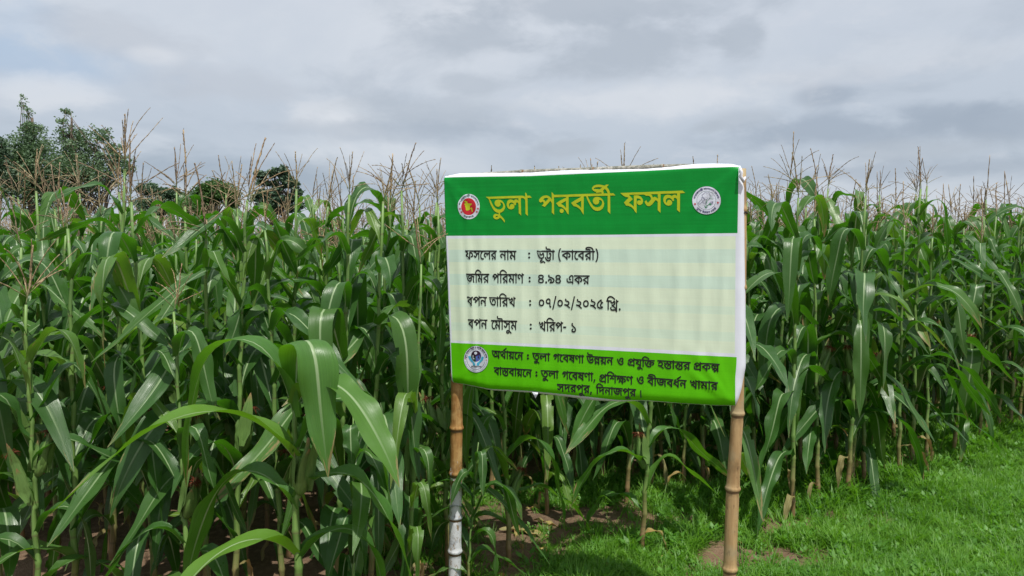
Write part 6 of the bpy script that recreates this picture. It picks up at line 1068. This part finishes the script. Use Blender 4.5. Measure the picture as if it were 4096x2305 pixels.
def scatter(name, pts, rots, scl, lib, m_=None):
    """one object that instances the library meshes on its points"""
    me = bpy.data.meshes.new(name); me.from_pydata(pts, [], [])
    a = me.attributes.new('rot', 'FLOAT_VECTOR', 'POINT'); a.data.foreach_set('vector', np.asarray(rots, dtype=np.float32).ravel())
    b_ = me.attributes.new('scl', 'FLOAT', 'POINT'); b_.data.foreach_set('value', np.asarray(scl, dtype=np.float32))
    if m_: me.materials.append(m_)
    o = bpy.data.objects.new(name, me); COL.objects.link(o)
    ng = bpy.data.node_groups.new(name, 'GeometryNodeTree')
    ng.interface.new_socket('Geometry', in_out='INPUT', socket_type='NodeSocketGeometry'); ng.interface.new_socket('Geometry', in_out='OUTPUT', socket_type='NodeSocketGeometry')
    N = ng.nodes; gi = N.new('NodeGroupInput'); go = N.new('NodeGroupOutput'); ci = N.new('GeometryNodeCollectionInfo'); ci.inputs['Collection'].default_value = lib
    ci.inputs['Separate Children'].default_value = True; ci.inputs['Reset Children'].default_value = True
    ip = N.new('GeometryNodeInstanceOnPoints'); ip.inputs['Pick Instance'].default_value = True
    ar = N.new('GeometryNodeInputNamedAttribute'); ar.data_type = 'FLOAT_VECTOR'; ar.inputs['Name'].default_value = 'rot'
    er = N.new('FunctionNodeEulerToRotation'); asx = N.new('GeometryNodeInputNamedAttribute'); asx.data_type = 'FLOAT'; asx.inputs['Name'].default_value = 'scl'
    ri = N.new('FunctionNodeRandomValue'); ri.data_type = 'INT'; ri.inputs['Min'].default_value = 0; ri.inputs['Max'].default_value = 100
    L_ = ng.links.new
    L_(gi.outputs[0], ip.inputs['Points']); L_(ci.outputs[0], ip.inputs['Instance']); L_(ar.outputs['Attribute'], er.inputs[0]); L_(er.outputs[0], ip.inputs['Rotation'])
    L_(asx.outputs['Attribute'], ip.inputs['Scale'])
    for o_ in ri.outputs:
        if o_.enabled and o_.type == 'INT': L_(o_, ip.inputs['Instance Index'])
    L_(ip.outputs[0], go.inputs[0])
    md = o.modifiers.new('scatter', 'NODES'); md.node_group = ng
    return o
P_ = []; Ro = []; Sc = []
for dist, x, y, k in far:
    P_.append((x, y, gz(x, y))); Ro.append((pr.gauss(0, .04), pr.gauss(0, .04), pr.uniform(0, 6.28)))
    Sc.append(pr.uniform(.92, 1.08) * (1.02 if x > 0 else .91 if -.39 < x / y < -.26 else .96))
fc = scatter('corn_field', P_, Ro, Sc, LIB); tag(fc, 'mass of green corn with tan tassels stretching back behind the nearer rows', 'corn field', kind='stuff')

# ------------------------------------------------------------------ grass and weeds
def grass_mat(name, a, b, tr):
    m, t = material(name); tc = t.n('ShaderNodeTexCoord'); uv = t.sep(tc.outputs['UV']); gm = t.n('ShaderNodeNewGeometry').outputs['Position']
    n = t.noise(gm, 3.0, 4, 0.6); n2 = t.noise(gm, 40.0, 2, 0.6)
    c = t.mix(t.ramp(n, 0.35, 0.65), a, b); c = t.mix(t.math('MULTIPLY', t.ramp(n2, 0.55, 0.75), 0.5), c, (a[0] * 1.8, a[1] * 1.35, a[2]))
    c = t.mix(t.math('MULTIPLY', t.ramp(t.noise(gm, 90.0, 2), 0.70, 0.78), .7), c, (0.36, 0.31, 0.18))
    p = t.n('ShaderNodeBsdfPrincipled', ins={'Base Color': c, 'Roughness': 0.5, 'Specular IOR Level': 0.35})
    tl = t.n('ShaderNodeBsdfTranslucent', ins={'Color': tr})
    return finish(m, t, t.n('ShaderNodeMixShader', ins={0: 0.36, 1: p.outputs[0], 2: tl.outputs[0]}).outputs[0])
M_GRASS = grass_mat('grass_blade', (0.120, 0.265, 0.028), (0.068, 0.185, 0.018), (0.22, 0.54, 0.018))
M_WEED = grass_mat('weed_leaf', (0.110, 0.27, 0.040), (0.075, 0.19, 0.030), (0.20, 0.50, 0.03))
M_STRAW = grass_mat('straw_blade', (0.42, 0.36, 0.20), (0.30, 0.24, 0.13), (0.4, 0.35, 0.15))
GL = bpy.data.collections.new('grass_source')
gr = random.Random(77)
def blade(A, x, y, L, wd, az, a0, a1, ns=4):
    p = Vector((x, y, 0)); V = []
    for i in range(ns + 1):
        t_ = i / ns; a = a0 + (a1 - a0) * t_; w_ = wd * (1 - t_ ** 2.2) * .5 + .0002; sx, sy = -math.sin(az) * w_, math.cos(az) * w_
        V += [(p.x - sx, p.y - sy, p.z), (p.x + sx, p.y + sy, p.z)]
        p = p + Vector((math.sin(a) * math.cos(az), math.sin(a) * math.sin(az), math.cos(a))) * (L / ns)
    A.add([Vector(v) for v in V], [(2 * i, 2 * i + 1, 2 * i + 3, 2 * i + 2) for i in range(ns)], [(0, 0)] * len(V), 0)
for i in range(11):
    A = Acc()
    for k in range(26):
        rr_ = .055 * math.sqrt(gr.random()); az = gr.uniform(0, 6.28)
        L = gr.uniform(.04, .12) if i < 10 else gr.uniform(.09, .16)
        blade(A, rr_ * math.cos(az * 1.7), rr_ * math.sin(az * 1.7), L, gr.uniform(.0035, .0072), az, R(gr.uniform(5, 50)), R(gr.uniform(50, 120)))
    GL.objects.link(bpy.data.objects.new('grass_source', A.me('grass_source', [M_GRASS])))
for i in range(2):                                  # taller loose tufts with straw among them
    A = Acc()
    for k in range(8 + 8 * i):
        rr_ = .05 * gr.random(); az = gr.uniform(0, 6.28)
        blade(A, rr_ * math.cos(az), rr_ * math.sin(az), gr.uniform(.09, .20), gr.uniform(.003, .005), az, R(gr.uniform(3, 30)), R(gr.uniform(40, 110)), 6)
    GL.objects.link(bpy.data.objects.new('grass_source', A.me('grass_source', [M_GRASS])))
for i in range(3):                                  # small broad leaved weeds
    A = Acc()
    for k in range(11):
        az = k * 2.4 + gr.random(); L = gr.uniform(.02, .045); h = gr.uniform(.01, .07); el = R(gr.uniform(40, 85)); c = Vector((.02 * math.cos(az), .02 * math.sin(az), h)); u = Vector((math.sin(el) * math.cos(az), math.sin(el) * math.sin(az), math.cos(el))); s_ = Vector((-math.sin(az), math.cos(az), 0)) * L * .30
        A.add([c, c + u * L * .4 + s_, c + u * L, c + u * L * .4 - s_, c + u * L * .45 + Vector((0, 0, -.003))], [(0, 4, 1), (1, 4, 2), (2, 4, 3), (3, 4, 0)])
        A.add([Vector((0, 0, 0)), Vector((.001, 0, 0)), c], [(0, 1, 2)])
    GL.objects.link(bpy.data.objects.new('grass_source', A.me('grass_source', [M_WEED])))
P_ = []; Ro = []; Sc = []
def soilness(x, y):
    s = 0
    for cx_, cy_, rx, ry in ((-.06, 3.55, .32, .46), (-.35, 3.3, .3, .3), (1.42, 3.62, .44, .26), (1.05, 3.55, .3, .2), (1.5, 4.05, .3, .18), (2.2, 4.62, .25, .1), (-1.0, 3.2, .8, .5)):
        s = max(s, math.exp(-(((x - cx_) / rx) ** 2 + ((y - cy_) / ry) ** 2) ** 1.5))
    return s
for _ in range(78000):
    y = 2.3 + 6.2 * gr.random() ** 1.1; x = gr.uniform(-.8, .74) * y
    dd = y - edge_y(x)
    if x < -.75: continue
    nz = noise.noise(Vector((x * 1.6, y * 1.6, 0))) + .5 * noise.noise(Vector((x * 5, y * 5, 7)))
    dens = 1.0 if dd < -.15 else max(.34, .85 - .45 * (dd + .15))
    if x > 1.2: dens *= 1.25
    if x < 1.6 and y < 4.4: dens *= .80 + .2 * max(0, min(1, (x - .3)))
    dens *= 1 - .97 * soilness(x, y); dens *= max(.28 if x > 1.7 else .08, min(1.15, .80 + nz * 1.5))
    if gr.random() > dens: continue
    P_.append((x, y, gz(x, y) - .004)); Ro.append((gr.gauss(0, .1), gr.gauss(0, .1), gr.uniform(0, 6.28))); Sc.append(gr.uniform(.5, 1.0) * (1.0 if x > 1.4 else .85) * (1 + .6 * max(0, nz)) * (1.35 if -.12 < dd < .6 and x > .6 else 1))
g_ = scatter('grass', P_, Ro, Sc, GL); tag(g_, 'short bright green grass and small weeds along the field edge', 'grass', kind='stuff')
print('grass clumps', len(P_))

# dry leaf litter
def litter(x, y, L, az, label, m_, grp=None, wd=.035, a1=112):
    V, Fc, U = leaf_geo(L, wd, R(82), R(a1), .5, 6, R(gr.uniform(-120, 120)), .010, R(20), gr.random(), ns=12, nxs=3)
    o = obj('dry_leaf', mesh('dry_leaf', V, Fc, U, True, [m_]), None, (x, y, gz(x, y) + .012), (0, 0, az)); tag(o, label, 'dry leaf', grp)
M_TAN = leaf_material('litter_leaf', (0.42, 0.30, 0.15), (0.28, 0.18, 0.09), (0.4, 0.28, 0.1), dry=.2, gloss=.7)
litter(-.02, 3.86, .26, -.3, 'yellowish dry corn leaf lying on bare soil behind the plump eared plant', M_TAN)
litter(-.10, 3.30, .16, 1.2, 'curled dry corn leaf on the soil at the foot of the plump eared plant', M_TAN)
litter(.17, 3.62, .09, 2.0, 'small pale dry husk lying in the grass under the sign', M_TAN, None, .05)
litter(3.95, 5.55, .30, 3.6, 'long straw coloured dry leaf lying on weeds at the right side', M_TAN)
for k in range(30):
    x = gr.uniform(-.9, 3.6); y = edge_y(x) + gr.uniform(-.15, 1.1)
    litter(x, y, gr.uniform(.08, .26), gr.uniform(0, 6.28), 'dry brown leaf scrap lying on the ground at the foot of the corn', M_TAN, 'dry leaf scraps among the corn stalks')
# clods of soil
m_cl = M_SOIL; A = Acc()
for k in range(420):
    x = gr.uniform(-1.2, 2.4); y = gr.uniform(3.0, 4.6)
    if soilness(x, y) < .25 and gr.random() < .7: continue
    s_ = gr.uniform(.004, .018) * gr.uniform(.6, 1.2); z = gz(x, y)
    V = [Vector((x, y, z)) + Vector(v) * s_ * gr.uniform(.7, 1.2) for v in ((1, 0, 0), (-1, 0, 0), (0, 1, 0), (0, -1, 0), (0, 0, .8), (0, 0, -.6))]
    A.add(V, [(0, 2, 4), (2, 1, 4), (1, 3, 4), (3, 0, 4), (2, 0, 5), (1, 2, 5), (3, 1, 5), (0, 3, 5)])
cl = obj('soil_clods', A.me('soil_clods', [M_SOIL], smooth=False)); tag(cl, 'loose crumbs of brown soil scattered on the bare patches', 'soil', kind='stuff')

# ------------------------------------------------------------------ trees behind the field
def tree_mats(name, a, b, tr):
    m, t = material(name); gp = t.n('ShaderNodeNewGeometry').outputs['Position']
    n = t.noise(gp, 1.3, 4, 0.6); n2 = t.noise(gp, 9.0, 3, 0.7)
    c = t.mix(t.ramp(n, 0.35, 0.65), a, b); c = t.mix(t.math('MULTIPLY', t.ramp(n2, 0.5, 0.7), 0.5), c, tuple(v * 1.6 for v in a))
    p = t.n('ShaderNodeBsdfPrincipled', ins={'Base Color': c, 'Roughness': 0.55, 'Specular IOR Level': 0.3})
    tl = t.n('ShaderNodeBsdfTranslucent', ins={'Color': tr})
    return finish(m, t, t.n('ShaderNodeMixShader', ins={0: 0.22, 1: p.outputs[0], 2: tl.outputs[0]}).outputs[0])
M_BARK = plain('bark', (0.16, 0.13, 0.10), 0.9, 0.6, 8, 0.1)
def tree(label, Y, blobs, trunks, n_leaf, size, mat, seed, group=None, twigs=26, aspect=1.9):
    """blobs in photo pixels (2576 wide): cx, cy, rx, ry, weight"""
    r = random.Random(seed); k_ = Y / 1860
    def wp(px, py, dy=0.0): return Vector(((px - 1288) * k_, Y + dy, EYE + (627 - py) * k_))
    base_ = wp(trunks[0][0], 627); base_.z = 0
    o = empty('tree', base_); tag(o, label, 'tree', group)
    A = Acc(); bl = []
    for cx_, cy_, rx, ry, wt in blobs: bl.append((wp(cx_, cy_), rx * k_, ry * k_, wt))
    for (x0, px, py, r0) in trunks:
        a_ = Vector(((x0 - 1288) * k_, Y, -.1)); b_ = wp(px, py); pts = []
        for i in range(9):
            t_ = i / 8; q = a_.lerp(b_, t_); q += Vector((math.sin(t_ * 5 + x0), math.cos(t_ * 4 + x0), 0)) * .12 * (b_ - a_).length * .1; pts.append(q - base_)
        V, Fc, U = tube(pts, [r0 * (1 - .8 * i / 8) for i in range(9)], 7); A.add(V, Fc, U)
        for c, rx, rz, wt in bl:
            for _ in range(3):
                s_ = pts[r.randint(3, 7)]; e_ = c - base_ + Vector((r.uniform(-.7, .7) * rx, r.uniform(-.5, .5) * rx, r.uniform(-.6, .8) * rz))
                if (e_ - s_).length > 5 and r.random() < .6: continue
                mid = s_.lerp(e_, .5) + Vector((r.uniform(-.2, .2), r.uniform(-.2, .2), .15)); V, Fc, U = tube([s_, s_.lerp(mid, .5), mid, e_], [r0 * .30, r0 * .22, r0 * .15, .006], 4); A.add(V, Fc, U)
    obj('trunk', A.me('trunk', [M_BARK]), o)
    B = Acc(); tot = sum(b[3] * b[1] * b[2] for b in bl)
    for c, rx, rz, wt in bl:
        n_ = int(n_leaf * wt * rx * rz / tot)
        nc = max(3, int(n_ / 30)); cl_ = []
        for _ in range(nc):                          # leaf clumps near the shell of the blob
            v = Vector((r.gauss(0, 1), r.gauss(0, 1), r.gauss(0, 1))).normalized() * (r.random() ** .33) * r.uniform(.72, 1.10)
            cl_.append(Vector((v.x * rx, v.y * rx * .8, v.z * rz)) + c - base_)
        cs = min(rx, rz) * .15 + .05
        for _ in range(n_):
            q = r.choice(cl_) + Vector((r.gauss(0, 1) * cs, r.gauss(0, 1) * cs, r.gauss(0, .7) * cs)); s_ = size * r.uniform(.6, 1.3)
            u = Vector((r.gauss(0, 1), r.gauss(0, 1), r.gauss(-.2, .7))).normalized(); v = u.cross(Vector((r.gauss(0, 1), r.gauss(0, 1), r.gauss(0, 1)))).normalized() * s_ / aspect
            u = u * s_; B.add([q - u * .5, q + v * .5, q + u * .5, q - v * .5], [(0, 1, 2, 3)])
    obj('crown', B.me('crown', [mat], smooth=False), o)
    return o
M_T1 = tree_mats('foliage_grey_green', (0.14, 0.21, 0.115), (0.085, 0.145, 0.08), (0.20, 0.36, 0.12))
M_T2 = tree_mats('foliage_dark', (0.12, 0.18, 0.115), (0.08, 0.13, 0.08), (0.08, 0.19, 0.06))
M_T3 = tree_mats('foliage_mid_green', (0.075, 0.150, 0.040), (0.050, 0.110, 0.030), (0.12, 0.28, 0.04))
M_T4 = tree_mats('foliage_round_dark', (0.105, 0.165, 0.105), (0.065, 0.115, 0.07), (0.05, 0.12, 0.04))
tree('feathery dark green tree with the tallest thin top, at the far left', 30, [(72, 262, 13, 14, .55), (84, 290, 12, 16, .7), (95, 325, 32, 22, 1), (90, 360, 52, 36, 1.2), (60, 400, 60, 46, 1.3), (110, 420, 70, 60, 1.4), (70, 470, 100, 60, 1.0)],
     [(85, 88, 300, .20), (60, 70, 340, .12)], 15000, .115, M_T1, 31)
tree('leafy tree with a thin forked tip and airy right side, left background', 31, [(186, 290, 17, 15, .5), (182, 312, 22, 15, .6), (190, 345, 42, 26, 1), (200, 385, 58, 34, 1.1), (262, 345, 32, 24, .9), (285, 385, 42, 26, .9), (312, 415, 40, 22, .8), (335, 436, 24, 13, .5), (220, 440, 90, 55, 1.1), (170, 490, 90, 50, .8)],
     [(215, 190, 300, .18), (240, 300, 380, .12)], 14000, .115, M_T1, 32)
tree('small broken crown of foliage at the left edge of the photo', 29, [(8, 372, 24, 22, .9), (0, 400, 34, 30, 1), (-40, 400, 60, 60, 1), (5, 450, 50, 50, 1)], [(-10, 0, 380, .16)], 9000, .13, M_T2, 33)
tree('low dark tree whose top shows between tassels right of the leafy tree', 36, [(380, 478, 30, 18, 1), (430, 488, 36, 14, 1), (470, 500, 36, 16, .8), (400, 520, 60, 26, 1)], [(410, 410, 470, .16)], 7000, .15, M_T2, 34)
tree('rounded mid green tree, lightest of those behind the field', 34, [(540, 474, 34, 20, 1), (570, 490, 34, 24, 1), (520, 500, 34, 26, 1), (590, 512, 20, 16, .8), (500, 530, 50, 30, 1)], [(545, 548, 480, .15)], 13000, .13, M_T3, 35)
tree('dark lumpy tree with sky gaps, standing alone left of the sign', 33, [(662, 440, 14, 10, 1), (690, 434, 15, 9, 1), (714, 436, 13, 12, 1), (722, 458, 13, 12, 1), (664, 460, 12, 9, .9), (688, 464, 14, 9, .7), (740, 466, 14, 10, .9), (752, 484, 14, 10, .8), (700, 484, 20, 12, .9), (668, 490, 20, 11, .9), (648, 502, 11, 8, .8), (730, 500, 20, 12, .9), (690, 512, 34, 16, 1), (745, 520, 22, 14, .8)],
     [(700, 690, 440, .14), (706, 735, 470, .10)], 6500, .15, M_T4, 36, aspect=1.3)
